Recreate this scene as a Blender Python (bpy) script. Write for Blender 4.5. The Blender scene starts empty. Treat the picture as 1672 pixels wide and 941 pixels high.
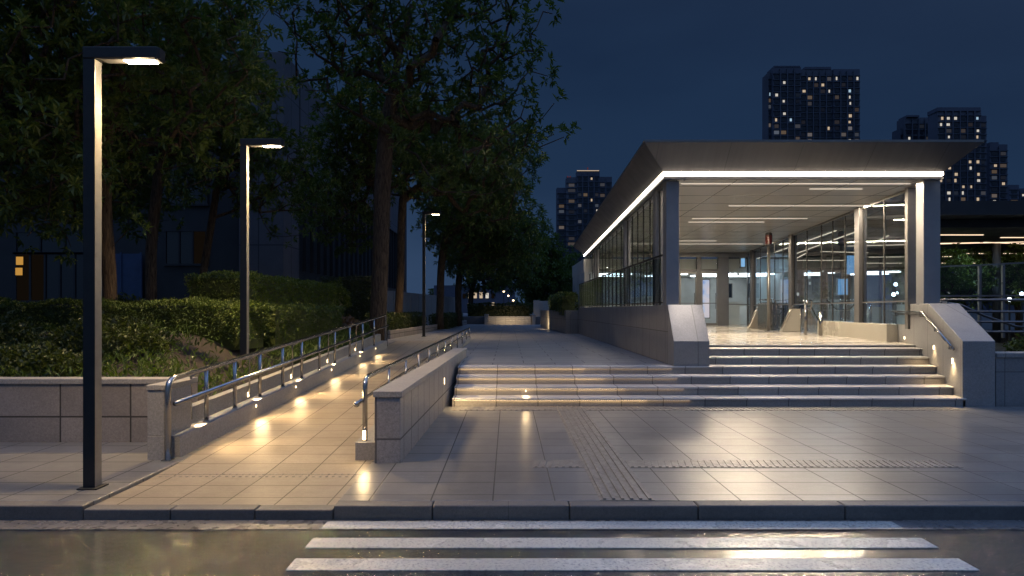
import bpy, bmesh, math, random
from mathutils import Vector, Matrix
sc = bpy.context.scene
COL = sc.collection
R = math.radians

# ------------------------------------------------------------------ helpers
class N:
    """thin wrapper for building node trees"""
    def __init__(s, name):
        s.m = bpy.data.materials.new(name); s.m.use_nodes = True
        s.t = s.m.node_tree; s.t.nodes.clear()
        s.out = s.t.nodes.new('ShaderNodeOutputMaterial')
    def n(s, typ, **k):
        x = s.t.nodes.new('ShaderNode' + typ)
        for a, b in k.items(): setattr(x, a, b)
        return x
    def l(s, a, b): s.t.links.new(a, b)
    def inp(s, sock, v):
        if isinstance(v, (int, float)): sock.default_value = v
        elif isinstance(v, (tuple, list)):
            sock.default_value = tuple(v) + ((1,) if len(v) == 3 and len(sock.default_value) == 4 else ())
        else: s.l(v, sock)
    def math(s, op, a, b=0.0, c=None, clamp=False):
        x = s.n('Math', operation=op, use_clamp=clamp)
        s.inp(x.inputs[0], a); s.inp(x.inputs[1], b)
        if c is not None: s.inp(x.inputs[2], c)
        return x.outputs[0]
    def mix(s, f, a, b, typ='MIX'):
        x = s.n('Mix', data_type='RGBA', blend_type=typ)
        s.inp(x.inputs['Factor'], f); s.inp(x.inputs[6], a); s.inp(x.inputs[7], b)
        return x.outputs[2]
    def mixf(s, f, a, b):
        x = s.n('Mix', data_type='FLOAT')
        s.inp(x.inputs[0], f); s.inp(x.inputs[2], a); s.inp(x.inputs[3], b)
        return x.outputs[0]
    def noise(s, scale, detail=3, rough=.5, vec=None, dist=0):
        x = s.n('TexNoise'); x.inputs['Scale'].default_value = scale
        x.inputs['Detail'].default_value = detail; x.inputs['Roughness'].default_value = rough
        x.inputs['Distortion'].default_value = dist
        if vec is None: vec = s.pos()
        s.l(vec, x.inputs['Vector'])
        return x.outputs[0]
    def pos(s):
        if not hasattr(s, '_p'): s._p = s.n('NewGeometry')
        return s._p.outputs['Position']
    def nor(s):
        s.pos(); return s._p.outputs['True Normal']
    def ramp(s, v, a, b, lo=0., hi=1.):
        x = s.n('MapRange'); x.clamp = True
        s.inp(x.inputs[0], v); x.inputs[1].default_value = a; x.inputs[2].default_value = b
        s.inp(x.inputs[3], lo); s.inp(x.inputs[4], hi)
        return x.outputs[0]
    def bsdf(s, base=(.5,.5,.5), rough=.5, metal=0., spec=.5, normal=None, **k):
        b = s.n('BsdfPrincipled')
        s.inp(b.inputs['Base Color'], base); s.inp(b.inputs['Roughness'], rough)
        s.inp(b.inputs['Metallic'], metal); s.inp(b.inputs['Specular IOR Level'], spec)
        if normal is not None: s.l(normal, b.inputs['Normal'])
        for a, v in k.items(): s.inp(b.inputs[a.replace('_', ' ')], v)
        return b
    def bump(s, h, strength=.3, dist=.01, normal=None):
        x = s.n('Bump'); x.inputs['Strength'].default_value = strength; x.inputs['Distance'].default_value = dist
        s.l(h, x.inputs['Height'])
        if normal is not None: s.l(normal, x.inputs['Normal'])
        return x.outputs[0]
    def done(s, sh):
        s.l(sh.outputs[0] if hasattr(sh, 'outputs') else sh, s.out.inputs[0]); return s.m

def auto_uv(g):
    """planar coordinates picked from the facing of the surface"""
    sp = g.n('SeparateXYZ'); g.l(g.pos(), sp.inputs[0])
    sn = g.n('SeparateXYZ'); g.l(g.nor(), sn.inputs[0])
    nx = g.math('GREATER_THAN', g.math('ABSOLUTE', sn.outputs[0]), .7)
    nz = g.math('GREATER_THAN', g.math('ABSOLUTE', sn.outputs[2]), .7)
    u = g.mixf(nx, sp.outputs[0], sp.outputs[1]); v = g.mixf(nz, sp.outputs[2], sp.outputs[1])
    return u, v

def stone(name, base, w=.6, h=.45, joint=.006, ou=0., ov=0., var=.12, rough=.5, rvar=.12, stagger=0.,
          speck=.25, stain=.25, spec=.5, jd=.35, warmvar=0., bump=.25, wet=0., grain=0):
    g = N(name)
    u, v = auto_uv(g)
    v = g.math('ADD', v, ov + 500 * h)
    row = g.math('FLOOR', g.math('DIVIDE', v, h))
    u = g.math('ADD', u, g.math('ADD', ou + 500 * w, g.math('MULTIPLY', g.math('MODULO', row, 2.), stagger * w)))
    fu = g.math('FRACT', g.math('DIVIDE', u, w)); fv = g.math('FRACT', g.math('DIVIDE', v, h))
    du = g.math('MULTIPLY', g.math('SUBTRACT', .5, g.math('ABSOLUTE', g.math('SUBTRACT', fu, .5))), w)
    dv = g.math('MULTIPLY', g.math('SUBTRACT', .5, g.math('ABSOLUTE', g.math('SUBTRACT', fv, .5))), h)
    d = g.math('MINIMUM', du, dv)
    jm = g.ramp(d, joint * .5, joint * 1.1, 1., 0.)            # 1 in the joint
    cb = g.n('CombineXYZ'); g.l(g.math('FLOOR', g.math('DIVIDE', u, w)), cb.inputs[0]); g.l(row, cb.inputs[1])
    wn = g.n('TexWhiteNoise', noise_dimensions='3D'); g.l(cb.outputs[0], wn.inputs['Vector'])
    rnd = wn.outputs['Value']
    val = g.ramp(rnd, 0, 1, 1 - var, 1 + var)
    sp1 = g.noise(150, 2, .6); sp2 = g.noise(42, 3, .65)
    sv = g.ramp(g.math('ADD', g.math('MULTIPLY', sp1, .6), g.math('MULTIPLY', sp2, .4)), .3, .7, 1 - speck, 1 + speck)
    st = g.ramp(g.noise(.9, 6, .68, dist=.15), .2, .8, 1 - stain, 1 + stain * .4)
    if grain:      # brushed streaks along the slabs, dark footfall spots and old gum
        sp3 = g.n('SeparateXYZ'); g.l(g.pos(), sp3.inputs[0]); c3 = g.n('CombineXYZ')
        g.l(g.math('MULTIPLY', sp3.outputs[0], 1.3), c3.inputs[0]); g.l(g.math('MULTIPLY', sp3.outputs[1], 26.), c3.inputs[1])
        sv = g.math('MULTIPLY', sv, g.ramp(g.noise(1., 4, .65, c3.outputs[0]), .25, .75, .84, 1.14))
        sv = g.math('MULTIPLY', sv, g.ramp(g.noise(7., 5, .7), .25, .75, .86, 1.12))
        vo = g.n('TexVoronoi'); vo.inputs['Scale'].default_value = 2.6; g.l(g.pos(), vo.inputs['Vector'])
        sv = g.math('MULTIPLY', sv, g.ramp(vo.outputs['Distance'], .03, .055, .68, 1.))
    k = g.math('MULTIPLY', g.math('MULTIPLY', val, sv), st)
    col = g.mix(1., base, (1, 1, 1), 'MULTIPLY')
    cc = g.n('CombineColor'); [g.l(k, cc.inputs[i]) for i in range(3)]
    col = g.mix(1., col, cc.outputs[0], 'MULTIPLY')
    if warmvar:
        col = g.mix(g.math('MULTIPLY', wn.outputs['Value'], warmvar), col, (base[0]*1.05, base[1]*.88, base[2]*.7))
    col = g.mix(g.math('MULTIPLY', jm, .95), col, tuple(c * jd for c in base))
    rn = g.ramp(g.noise(1.6, 6, .7), .2, .8, -rvar, rvar)
    rr = g.math('ADD', g.math('ADD', rough, rn), g.ramp(rnd, 0, 1, -rvar * .4, rvar * .4))
    if wet:
        wm = g.ramp(g.noise(.6, 3, .55), .25, .8, 0., wet)
        rr = g.math('SUBTRACT', rr, wm)
    rr = g.math('MAXIMUM', g.math('ADD', rr, g.math('MULTIPLY', jm, .3)), .29 if rough > .28 else .06)
    hgt = g.math('ADD', g.math('MULTIPLY', jm, -1.), g.math('MULTIPLY', g.noise(140, 3, .6), .12))
    hgt = g.math('ADD', hgt, g.math('MULTIPLY', g.noise(3.5, 2), .35))
    hgt = g.math('ADD', hgt, g.math('MULTIPLY', rnd, .25))
    return g.done(g.bsdf(col, rr, 0., spec, g.bump(hgt, bump, .006)))

def simple(name, base, rough=.5, metal=0., nscale=8., namt=.15, bscale=0., bstr=.1, spec=.5, rvar=.08, **k):
    g = N(name)
    f = g.ramp(g.noise(nscale, 4, .6), .3, .7, 1 - namt, 1 + namt)
    cc = g.n('CombineColor'); [g.l(f, cc.inputs[i]) for i in range(3)]
    col = g.mix(1., base, cc.outputs[0], 'MULTIPLY')
    r = g.math('ADD', rough, g.ramp(g.noise(nscale * 2.3, 3), .3, .7, -rvar, rvar))
    nm = g.bump(g.noise(bscale, 4, .6), bstr, .01) if bscale else None
    return g.done(g.bsdf(col, r, metal, spec, nm, **k))

def emit(name, color, strength, var=0.):
    g = N(name)
    e = g.n('Emission'); e.inputs[0].default_value = (*color, 1); e.inputs[1].default_value = strength
    if var:
        wn = g.n('NewGeometry')
        x = g.ramp(wn.outputs['Random Per Island'], 0, 1, strength * (1 - var), strength)
        g.l(x, e.inputs[1])
    return g.done(e)

def glass(name, tint=(.9, .95, .95), refl=1., frost=0., rough=.02, frost_col=(.4, .45, .35)):
    """thin architectural pane: mostly clear, mirrors by angle"""
    g = N(name)
    tr = g.n('BsdfTransparent'); tr.inputs[0].default_value = (*tint, 1)
    base = tr
    if frost:
        df = g.n('BsdfDiffuse'); df.inputs[0].default_value = (*frost_col, 1)
        tl = g.n('BsdfTranslucent'); tl.inputs[0].default_value = (*frost_col, 1)
        a = g.n('MixShader'); a.inputs[0].default_value = .6; g.l(df.outputs[0], a.inputs[1]); g.l(tl.outputs[0], a.inputs[2])
        b = g.n('MixShader'); b.inputs[0].default_value = frost; g.l(tr.outputs[0], b.inputs[1]); g.l(a.outputs[0], b.inputs[2])
        base = b
    gl = g.n('BsdfGlossy'); gl.inputs['Roughness'].default_value = rough; gl.inputs[0].default_value = (.95, .97, 1, 1)
    fr = g.n('Fresnel'); fr.inputs[0].default_value = 1.5
    m = g.n('MixShader'); g.l(g.math('MULTIPLY', fr.outputs[0], refl * 1.3, clamp=True), m.inputs[0])
    g.l(base.outputs[0], m.inputs[1]); g.l(gl.outputs[0], m.inputs[2])
    return g.done(m)

def leafmat(name, a, b, rough=.45, trans=.3):
    g = N(name)
    ri = g.n('NewGeometry').outputs['Random Per Island']
    big = g.ramp(g.noise(.9, 3), .3, .7, 0, 1)
    f = g.math('ADD', g.math('MULTIPLY', ri, .6), g.math('MULTIPLY', big, .4))
    col = g.mix(f, a, b)
    p = g.bsdf(col, rough, 0, .4)
    t = g.n('BsdfTranslucent'); g.l(g.mix(1., col, (1.2, 1.3, .5), 'MULTIPLY'), t.inputs[0])
    m = g.n('MixShader'); m.inputs[0].default_value = trans
    g.l(p.outputs[0], m.inputs[1]); g.l(t.outputs[0], m.inputs[2])
    return g.done(m)

ORG = {}
def root_org(o):
    return ORG.get(o.name, (0, 0, 0)) if o else None

class MB:
    def __init__(s): s.v = []; s.f = []
    def add(s, vs, fs):
        n = len(s.v); s.v += [tuple(v) for v in vs]; s.f += [tuple(i + n for i in f) for f in fs]; return s
    def hexa(s, p):
        """8 points: bottom ring (ccw from above) then top ring"""
        return s.add(p, [(3,2,1,0),(4,5,6,7),(0,1,5,4),(1,2,6,5),(2,3,7,6),(3,0,4,7)])
    def box(s, x0, x1, y0, y1, z0, z1):
        return s.hexa([(x0,y0,z0),(x1,y0,z0),(x1,y1,z0),(x0,y1,z0),(x0,y0,z1),(x1,y0,z1),(x1,y1,z1),(x0,y1,z1)])
    def prism(s, poly, z0, z1):
        """polygon ccw from above; z0/z1 numbers or functions of (x, y)"""
        n = len(poly)
        a = z0 if callable(z0) else (lambda x, y: z0); b = z1 if callable(z1) else (lambda x, y: z1)
        vs = [(x, y, a(x, y)) for x, y in poly] + [(x, y, b(x, y)) for x, y in poly]
        fs = [tuple(range(n - 1, -1, -1)), tuple(range(n, 2 * n))] + [(i, (i+1) % n, (i+1) % n + n, i + n) for i in range(n)]
        return s.add(vs, fs)
    def bar(s, a, b, w, h, up=(0, 0, 1)):
        """box beam from a to b, w across, h along up"""
        a = Vector(a); b = Vector(b); d = (b - a).normalized(); u = Vector(up)
        if abs(d.dot(u)) > .99: u = Vector((0, 1, 0))
        sx = d.cross(u).normalized(); u = sx.cross(d).normalized()
        p = []
        for q in (a, b):
            for i, j in ((-1,-1),(1,-1),(1,1),(-1,1)): p.append(q + sx * (i * w / 2) + u * (j * h / 2))
        n = len(s.v)
        return s.add(p, [(0,1,2,3),(7,6,5,4),(0,4,5,1),(1,5,6,2),(2,6,7,3),(3,7,4,0)])
    def tube(s, pts, r, n=10, caps=True):
        pts = [Vector(p) for p in pts]; rs = r if isinstance(r, (list, tuple)) else [r] * len(pts)
        base = len(s.v); prev = None
        for i, p in enumerate(pts):
            if i == 0: d = pts[1] - p
            elif i == len(pts) - 1: d = p - pts[i-1]
            else: d = (pts[i+1] - p).normalized() + (p - pts[i-1]).normalized()
            d = d.normalized() if d.length > 1e-9 else Vector((0, 0, 1))
            if prev is None:
                a = d.cross(Vector((0, 0, 1)) if abs(d.z) < .9 else Vector((1, 0, 0))).normalized()
            else:
                a = (prev - d * prev.dot(d)).normalized()
            prev = a; b = d.cross(a)
            for k in range(n):
                t = 2 * math.pi * k / n
                s.v.append(tuple(p + (a * math.cos(t) + b * math.sin(t)) * rs[i]))
        for i in range(len(pts) - 1):
            for k in range(n):
                k2 = (k + 1) % n
                s.f.append((base+i*n+k, base+i*n+k2, base+(i+1)*n+k2, base+(i+1)*n+k))
        if caps:
            s.f.append(tuple(base + k for k in range(n - 1, -1, -1)))
            s.f.append(tuple(base + (len(pts)-1)*n + k for k in range(n)))
        return s
    def build(s, name, mat, parent=None, origin=None, smooth=False, bevel=0., seg=2):
        me = bpy.data.meshes.new(name)
        o = bpy.data.objects.new(name, me); COL.objects.link(o)
        if parent is not None:
            org = ORG[parent.name]; o.parent = parent
        elif origin is not None:
            org = origin; o.location = origin
        else: org = (0, 0, 0)
        ORG[o.name] = org
        me.from_pydata([(x - org[0], y - org[1], z - org[2]) for x, y, z in s.v], [], s.f)
        me.materials.append(mat); me.update()
        if smooth:
            me.polygons.foreach_set('use_smooth', [True] * len(me.polygons)); me.update()
        if bevel:
            b = o.modifiers.new('bevel', 'BEVEL'); b.width = bevel; b.segments = seg
            b.limit_method = 'ANGLE'; b.angle_limit = R(40)
        return o

def tag(o, label, cat, group=None):
    o['label'] = label; o['category'] = cat
    if group: o['group'] = group
    return o
def struct(o): o['kind'] = 'structure'; return o
def thing(name, label, cat, loc, group=None):
    o = bpy.data.objects.new(name, None); COL.objects.link(o); o.location = loc; o.empty_display_size = .2
    ORG[o.name] = tuple(loc)
    return tag(o, label, cat, group)
def copy_tree(o, parent=None):
    c = o.copy(); COL.objects.link(c)
    if parent: c.parent = parent
    for ch in list(o.children): copy_tree(ch, c)
    return c
def lerp(a, b, t): return a + (b - a) * t
def sm(a, b, x):
    t = max(0, min(1, (x - a) / (b - a))); return t * t * (3 - 2 * t)
def light(kind, loc, power, color=(1, .74, .44), size=.05, target=None, spot=None, blend=1.):
    d = bpy.data.lights.new(kind.lower() + '_lamp', kind); d.energy = power; d.color = color
    o = bpy.data.objects.new('lamp_light', d); COL.objects.link(o); o.location = loc
    if kind in ('SPOT', 'POINT'): d.shadow_soft_size = size
    if kind == 'SPOT': d.spot_size = R(spot); d.spot_blend = blend
    if target is not None:
        o.rotation_euler = (Vector(target) - Vector(loc)).to_track_quat('-Z', 'Y').to_euler()
    return o

# ------------------------------------------------------------------ materials
M = {}
M['plaza'] = stone('plaza_paving', (.175, .172, .165), .52, .40, .007, .13, .04, .06, .30, .06, 0, .28, .34, jd=.1, grain=1)
M['apron'] = stone('ramp_paving', (.28, .235, .175), .44, .38, .007, .2, .1, .07, .36, .07, 0, .3, .34, jd=.1, grain=1)
M['path'] = stone('path_paving', (.215, .215, .22), 1.2, .6, .011, .3, .0, .1, .42, .1, .5, .15, .2, jd=.35, wet=.1)
M['kerb'] = stone('kerb_stone', (.13, .122, .112), 50, 50, .002, 0, 0, .02, .55, .12, 0, .4, .45, bump=.6)
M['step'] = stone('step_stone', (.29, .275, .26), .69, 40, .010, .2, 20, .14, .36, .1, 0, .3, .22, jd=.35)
M['granite'] = stone('granite_wall', (.26, .25, .25), .46, 10, .012, 0, -.25 , .09, .42, .1, 0, .6, .2, jd=.3)
M['granite_plain'] = stone('granite_plain', (.29, .28, .265), 60, 60, .002, 3, 3, .02, .45, .1, 0, .5, .22)
M['planter'] = stone('planter_stone', (.25, .225, .21), .85, .42, .012, .32, .115, .10, .55, .08, 0, .45, .35, jd=.1)
M['wing'] = stone('wing_stone', (.22, .215, .215), .7, .62, .008, .1, .06, .07, .42, .08, 0, .3, .3, jd=.4)
M['cheek'] = stone('cheek_stone', (.26, .255, .25), .8, 30, .008, .5, 13, .05, .4, .08, 0, .35, .32, jd=.45)
M['floor_in'] = stone('station_floor', (.50, .465, .41), 1.2, .6, .004, .2, .1, .06, .16, .06, 0, .1, .1, jd=.6)
M['asphalt'] = None
M['steel'] = simple('polished_steel', (.40, .385, .36), .2, 1., 6, .08, rvar=.05)
M['dsteel'] = simple('brushed_frame_metal', (.22, .215, .21), .38, .8, 5, .1)
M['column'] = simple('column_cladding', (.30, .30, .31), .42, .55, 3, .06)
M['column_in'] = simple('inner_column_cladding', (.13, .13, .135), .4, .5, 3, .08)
g = N('fascia_metal')            # folded metal sheets with butt seams and faint rain streaks
u_, v_ = auto_uv(g)
fu_ = g.math('FRACT', g.math('DIVIDE', g.math('ADD', u_, 60.2), 1.34))
ds_ = g.math('MULTIPLY', g.math('SUBTRACT', .5, g.math('ABSOLUTE', g.math('SUBTRACT', fu_, .5))), 1.34)
seam = g.ramp(ds_, .004, .010, 1, 0)
c_ = g.n('CombineXYZ'); g.l(g.math('MULTIPLY', u_, 9.), c_.inputs[0]); g.l(g.math('MULTIPLY', v_, .8), c_.inputs[1])
stk = g.ramp(g.noise(1., 4, .6, c_.outputs[0]), .3, .75, 1.06, .86)
cc = g.n('CombineColor'); [g.l(stk, cc.inputs[i]) for i in range(3)]
col = g.mix(g.math('MULTIPLY', seam, .45), g.mix(1., (.12, .118, .118), cc.outputs[0], 'MULTIPLY'), (.03, .03, .03))
M['fascia'] = g.done(g.bsdf(col, g.ramp(g.noise(2.5, 4), .3, .7, .36, .48), .6))
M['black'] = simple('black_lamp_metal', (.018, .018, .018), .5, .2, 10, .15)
M['lamp_lit_tone'] = simple('lamp_metal_lit_tone', (.19, .19, .19), .38, .5, 10, .1)  # lamplight on the black pole's inner face put into a lighter colour
M['soil'] = simple('soil', (.020, .0145, .010), .95, 0, 14, .5, 40, .8)
M['earth'] = simple('earth', (.03, .03, .028), .95, 0, .2, .4)
M['rail_grey'] = simple('grey_rail_metal', (.14, .145, .16), .35, .7, 6, .1)
M['paint'] = None
M['tactile'] = simple('tactile_stone', (.20, .185, .16), .4, 0, 9, .35, 150, .2)
M['concrete'] = simple('dark_concrete', (.10, .10, .105), .8, 0, 1.5, .25, 30, .1)
M['facade_l'] = stone('left_facade', (.085, .085, .095), 1.2, 2.2, .03, 0, 0, .06, .7, .05, 0, .1, .3, jd=.5)
M['facade_d'] = simple('left_facade_dark', (.022, .023, .026), .5, .1, 1, .2)
M['dark_glass'] = simple('dark_window_glass', (.012, .014, .018), .08, 0, 1, .1, spec=.6, rvar=.02)
M['tower'] = simple('tower_wall', (.06, .07, .10), .8, 0, .05, .25)  # distance haze mixed into the bluish tower colours
M['tower2'] = simple('tower_wall_pale', (.07, .08, .105), .8, 0, .05, .25)
M['tower_fin'] = simple('tower_fin', (.06, .07, .095), .8, 0, .05, .15)
g = N('tower_window')
ri = g.n('NewGeometry').outputs['Random Per Island']
pick = g.ramp(ri, .72, 1., 0., 1.); pick = g.math('POWER', pick, 2.5)
hue = g.math('FRACT', g.math('MULTIPLY', ri, 917.3))
M['tower_glass'] = g.done(g.bsdf((.012, .016, .026), .3, 0, .4, Emission_Color=g.mix(hue, (1, .66, .36), (.6, .75, 1)), Emission_Strength=g.math('MULTIPLY', pick, .16)))
M['bark'] = None
M['tread'] = stone('tread_stone', (.46, .45, .44), .69, 40, .010, .2, 20, .12, .30, .08, 0, .2, .2, jd=.35)  # paler than the step stone: sky light on the tops put into the colour
M['white'] = simple('white_panel', (.62, .62, .6), .5, 0, 2, .05)
M['cream'] = stone('cream_stone', (.40, .37, .31), 3, 3, .002, 1, 1, .04, .25, .05, 0, .15, .1)
M['blue_board'] = simple('blue_board', (.025, .05, .11), .6, 0, 2, .2)
M['black_soffit'] = simple('dark_soffit', (.022, .022, .024), .6, .1, 1, .2)
M['red'] = simple('red_plastic', (.07, .007, .005), .3, 0, 5, .1)

M['glass'] = glass('clear_glass', (.90, .95, .96), .4)
M['glass_out'] = glass('side_glass', (.58, .76, .9), .28)
M['glass_frost'] = glass('frosted_green_glass', (.72, .8, .7), .6, .38, .05, (.34, .37, .22))
M['glass_fence'] = glass('fence_glass', (.62, .72, .8), .35)

def mk_special():
    g = N('wet_asphalt')
    agg = g.noise(90, 2, .6); agg2 = g.noise(34, 3, .6)
    pud = g.ramp(g.noise(.75, 5, .6, dist=.5), .36, .66, 0, 1)
    h = g.math('ADD', g.math('MULTIPLY', agg, 1.0), g.math('MULTIPLY', agg2, .9))
    h = g.math('MULTIPLY', h, g.mixf(pud, 1., .45))
    h = g.math('ADD', h, g.math('MULTIPLY', g.noise(11, 3, .55), 1.5))
    col = g.mix(g.ramp(agg, .35, .7, 0, 1), (.005, .005, .006), (.015, .015, .017))
    rough = g.mixf(pud, .22, .12)
    b = g.bsdf(col, rough, 0, 1., g.bump(h, .78, .016), Coat_Weight=.6, Coat_Roughness=.14)
    M['asphalt'] = g.done(b)
    g = N('road_paint')
    wear = g.ramp(g.noise(45, 4, .7), .36, .5, 0, 1)
    w2 = g.ramp(g.noise(1.3, 4), .3, .7, .78, 1.)
    cc = g.n('CombineColor'); [g.l(w2, cc.inputs[i]) for i in range(3)]
    col = g.mix(wear, (.22, .22, .22), g.mix(1., (.62, .62, .55), cc.outputs[0], 'MULTIPLY'))
    M['paint'] = g.done(g.bsdf(col, g.ramp(g.noise(2.2, 3), .35, .65, .2, .42), 0, .5, g.bump(g.noise(120, 3), .4, .004)))
    g = N('bark')
    sp = g.n('SeparateXYZ'); g.l(g.pos(), sp.inputs[0])
    cb = g.n('CombineXYZ')
    g.l(g.math('MULTIPLY', sp.outputs[0], 30), cb.inputs[0]); g.l(g.math('MULTIPLY', sp.outputs[1], 30), cb.inputs[1]); g.l(g.math('MULTIPLY', sp.outputs[2], 4), cb.inputs[2])
    b1 = g.noise(1, 5, .65, cb.outputs[0], .6)
    col = g.mix(g.ramp(b1, .35, .65, 0, 1), (.028, .019, .013), (.12, .085, .058))
    M['bark'] = g.done(g.bsdf(col, .9, 0, .2, g.bump(b1, 1., .05)))
    g = N('ceiling_panel')      # pressed metal ceiling, long panels with open joints
    u, v = auto_uv(g)
    fu = g.math('FRACT', g.math('DIVIDE', g.math('ADD', g.math('SUBTRACT', u, g.math('MULTIPLY', v, .04)), 50.3), 1.18)); fv = g.math('FRACT', g.math('DIVIDE', g.math('ADD', v, 90.45), 1.08))
    du = g.math('MULTIPLY', g.math('SUBTRACT', .5, g.math('ABSOLUTE', g.math('SUBTRACT', fu, .5))), 1.18)
    dv = g.math('MULTIPLY', g.math('SUBTRACT', .5, g.math('ABSOLUTE', g.math('SUBTRACT', fv, .5))), 1.08)
    jm = g.math('MAXIMUM', g.ramp(du, .006, .012, 1, 0), g.ramp(dv, .014, .022, 1, 0))
    col = g.mix(jm, (.64, .60, .54), (.05, .045, .04))
    M['ceiling'] = g.done(g.bsdf(col, g.mixf(jm, .33, .8), .2, .5, g.bump(g.math('MULTIPLY', jm, -1.), .3, .01)))
mk_special()
WARM = (1., .72, .42)
M['e_strip'] = emit('fascia_light', (1, .84, .66), 16.)
M['e_ceil'] = emit('ceiling_light', (1, .86, .68), 1.0)
M['e_cove'] = emit('cove_light', (1, .80, .55), 14.)
M['e_lamp'] = emit('street_lamp_light', (1, .80, .55), 30.)
M['e_path'] = emit('path_light_lens', (1, .74, .42), 7.)
M['e_step'] = emit('step_light_lens', (1, .76, .45), 3.)
M['e_nose'] = emit('added_nosing_glow', (1, .66, .30), 13.)
M['e_nose2'] = emit('added_nosing_glow_dim', (1, .66, .30), 4.5)
M['e_room'] = emit('room_light', (.9, .96, 1.), 11.)
M['e_canopy'] = emit('canopy_light', (1, .72, .48), 1.7)
M['e_warm'] = emit('window_warm', (1, .76, .52), .9, .8)
M['e_white'] = emit('window_white', (1, .92, .8), 1.0, .8)
M['e_cool'] = emit('window_cool', (.55, .8, 1), 1., .7)
M['e_orange'] = emit('window_orange', (1, .5, .1), .5)
M['e_dim'] = emit('window_dim', (1, .68, .42), .005)
M['e_blue'] = emit('blue_screen', (.3, .62, 1), .7)
M['e_red'] = emit('red_beacon', (1, .12, .05), .12)
M['e_far'] = emit('far_lamp', (1, .7, .4), 6.)
M['leaf_a'] = leafmat('leaf_a', (.045, .08, .018), (.095, .135, .032))
M['leaf_b'] = leafmat('leaf_b', (.05, .08, .016), (.12, .15, .03))
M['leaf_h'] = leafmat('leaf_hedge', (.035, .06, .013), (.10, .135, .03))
M['leaf_h_lit'] = leafmat('leaf_hedge_lit_tone', (.06, .10, .02), (.17, .21, .045))  # lighter copy of the hedge leaf, lamplight put into the greens
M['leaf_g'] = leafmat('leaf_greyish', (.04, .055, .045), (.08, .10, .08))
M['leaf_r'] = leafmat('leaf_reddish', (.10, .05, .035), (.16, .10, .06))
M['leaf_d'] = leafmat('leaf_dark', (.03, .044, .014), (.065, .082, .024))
# ------------------------------------------------------------------ camera
cd = bpy.data.cameras.new('camera'); cam = bpy.data.objects.new('camera', cd); COL.objects.link(cam)
cam.location = (0, 0, 1.6); cam.rotation_euler = (R(90), 0, 0)
cd.sensor_width = 36; cd.lens = 36 * 1050 / 1672; cd.shift_x = 6 / 1672; cd.shift_y = 35.5 / 1672
cd.clip_end = 5000; cd.clip_start = .05
sc.camera = cam

# ------------------------------------------------------------------ sky
w = bpy.data.worlds.new('World'); sc.world = w; w.use_nodes = True
t = w.node_tree; t.nodes.clear()
def wn(typ, **k):
    x = t.nodes.new('ShaderNode' + typ)
    for a, b in k.items(): setattr(x, a, b)
    return x
out = wn('OutputWorld')
sky = wn('TexSky', sky_type='NISHITA'); sky.sun_disc = False; sky.sun_elevation = R(-4); sky.sun_rotation = R(180)
tint = wn('Mix', data_type='RGBA', blend_type='MULTIPLY'); tint.inputs[0].default_value = 1; tint.inputs[7].default_value = (.25, .6, 1.5, 1)
t.links.new(sky.outputs[0], tint.inputs[6])
bg1 = wn('Background'); bg1.inputs[1].default_value = .12; t.links.new(tint.outputs[2], bg1.inputs[0])
tc = wn('TexCoord'); sep = wn('SeparateXYZ'); t.links.new(tc.outputs['Generated'], sep.inputs[0])
cr = wn('ValToRGB'); cr.color_ramp.interpolation = 'EASE'
e = cr.color_ramp.elements
e[0].position = 0.; e[0].color = (.030, .058, .118, 1)
e[1].position = .5; e[1].color = (.0065, .0165, .044, 1)
x = e.new(.22); x.color = (.0125, .030, .070, 1)
ns = wn('TexNoise'); ns.inputs['Scale'].default_value = 2.2; ns.inputs['Detail'].default_value = 5
mp = wn('Mapping'); mp.inputs['Scale'].default_value = (1, 1, 3.); t.links.new(tc.outputs['Generated'], mp.inputs[0]); t.links.new(mp.outputs[0], ns.inputs['Vector'])
ma = wn('Math', operation='MULTIPLY_ADD'); t.links.new(ns.outputs[0], ma.inputs[0]); ma.inputs[1].default_value = -.26
t.links.new(sep.outputs[2], ma.inputs[2]); 
mb = wn('Math', operation='ADD'); t.links.new(ma.outputs[0], mb.inputs[0]); mb.inputs[1].default_value = .13
# slightly deeper to the right
mc = wn('Math', operation='MULTIPLY_ADD'); t.links.new(sep.outputs[0], mc.inputs[0]); mc.inputs[1].default_value = .12; t.links.new(mb.outputs[0], mc.inputs[2])
t.links.new(mc.outputs[0], cr.inputs[0])
bg2 = wn('Background'); bg2.inputs[1].default_value = 1.; t.links.new(cr.outputs[0], bg2.inputs[0])
# afterglow from the part of the sky where the sun went down, behind the photographer
vm = wn('VectorMath', operation='DOT_PRODUCT'); t.links.new(tc.outputs['Generated'], vm.inputs[0]); vm.inputs[1].default_value = (.15, -.45, .88)
mr = wn('MapRange'); mr.inputs[1].default_value = -.15; mr.inputs[2].default_value = 1; t.links.new(vm.outputs['Value'], mr.inputs[0])
pw = wn('Math', operation='POWER'); t.links.new(mr.outputs[0], pw.inputs[0]); pw.inputs[1].default_value = 1.6
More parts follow.
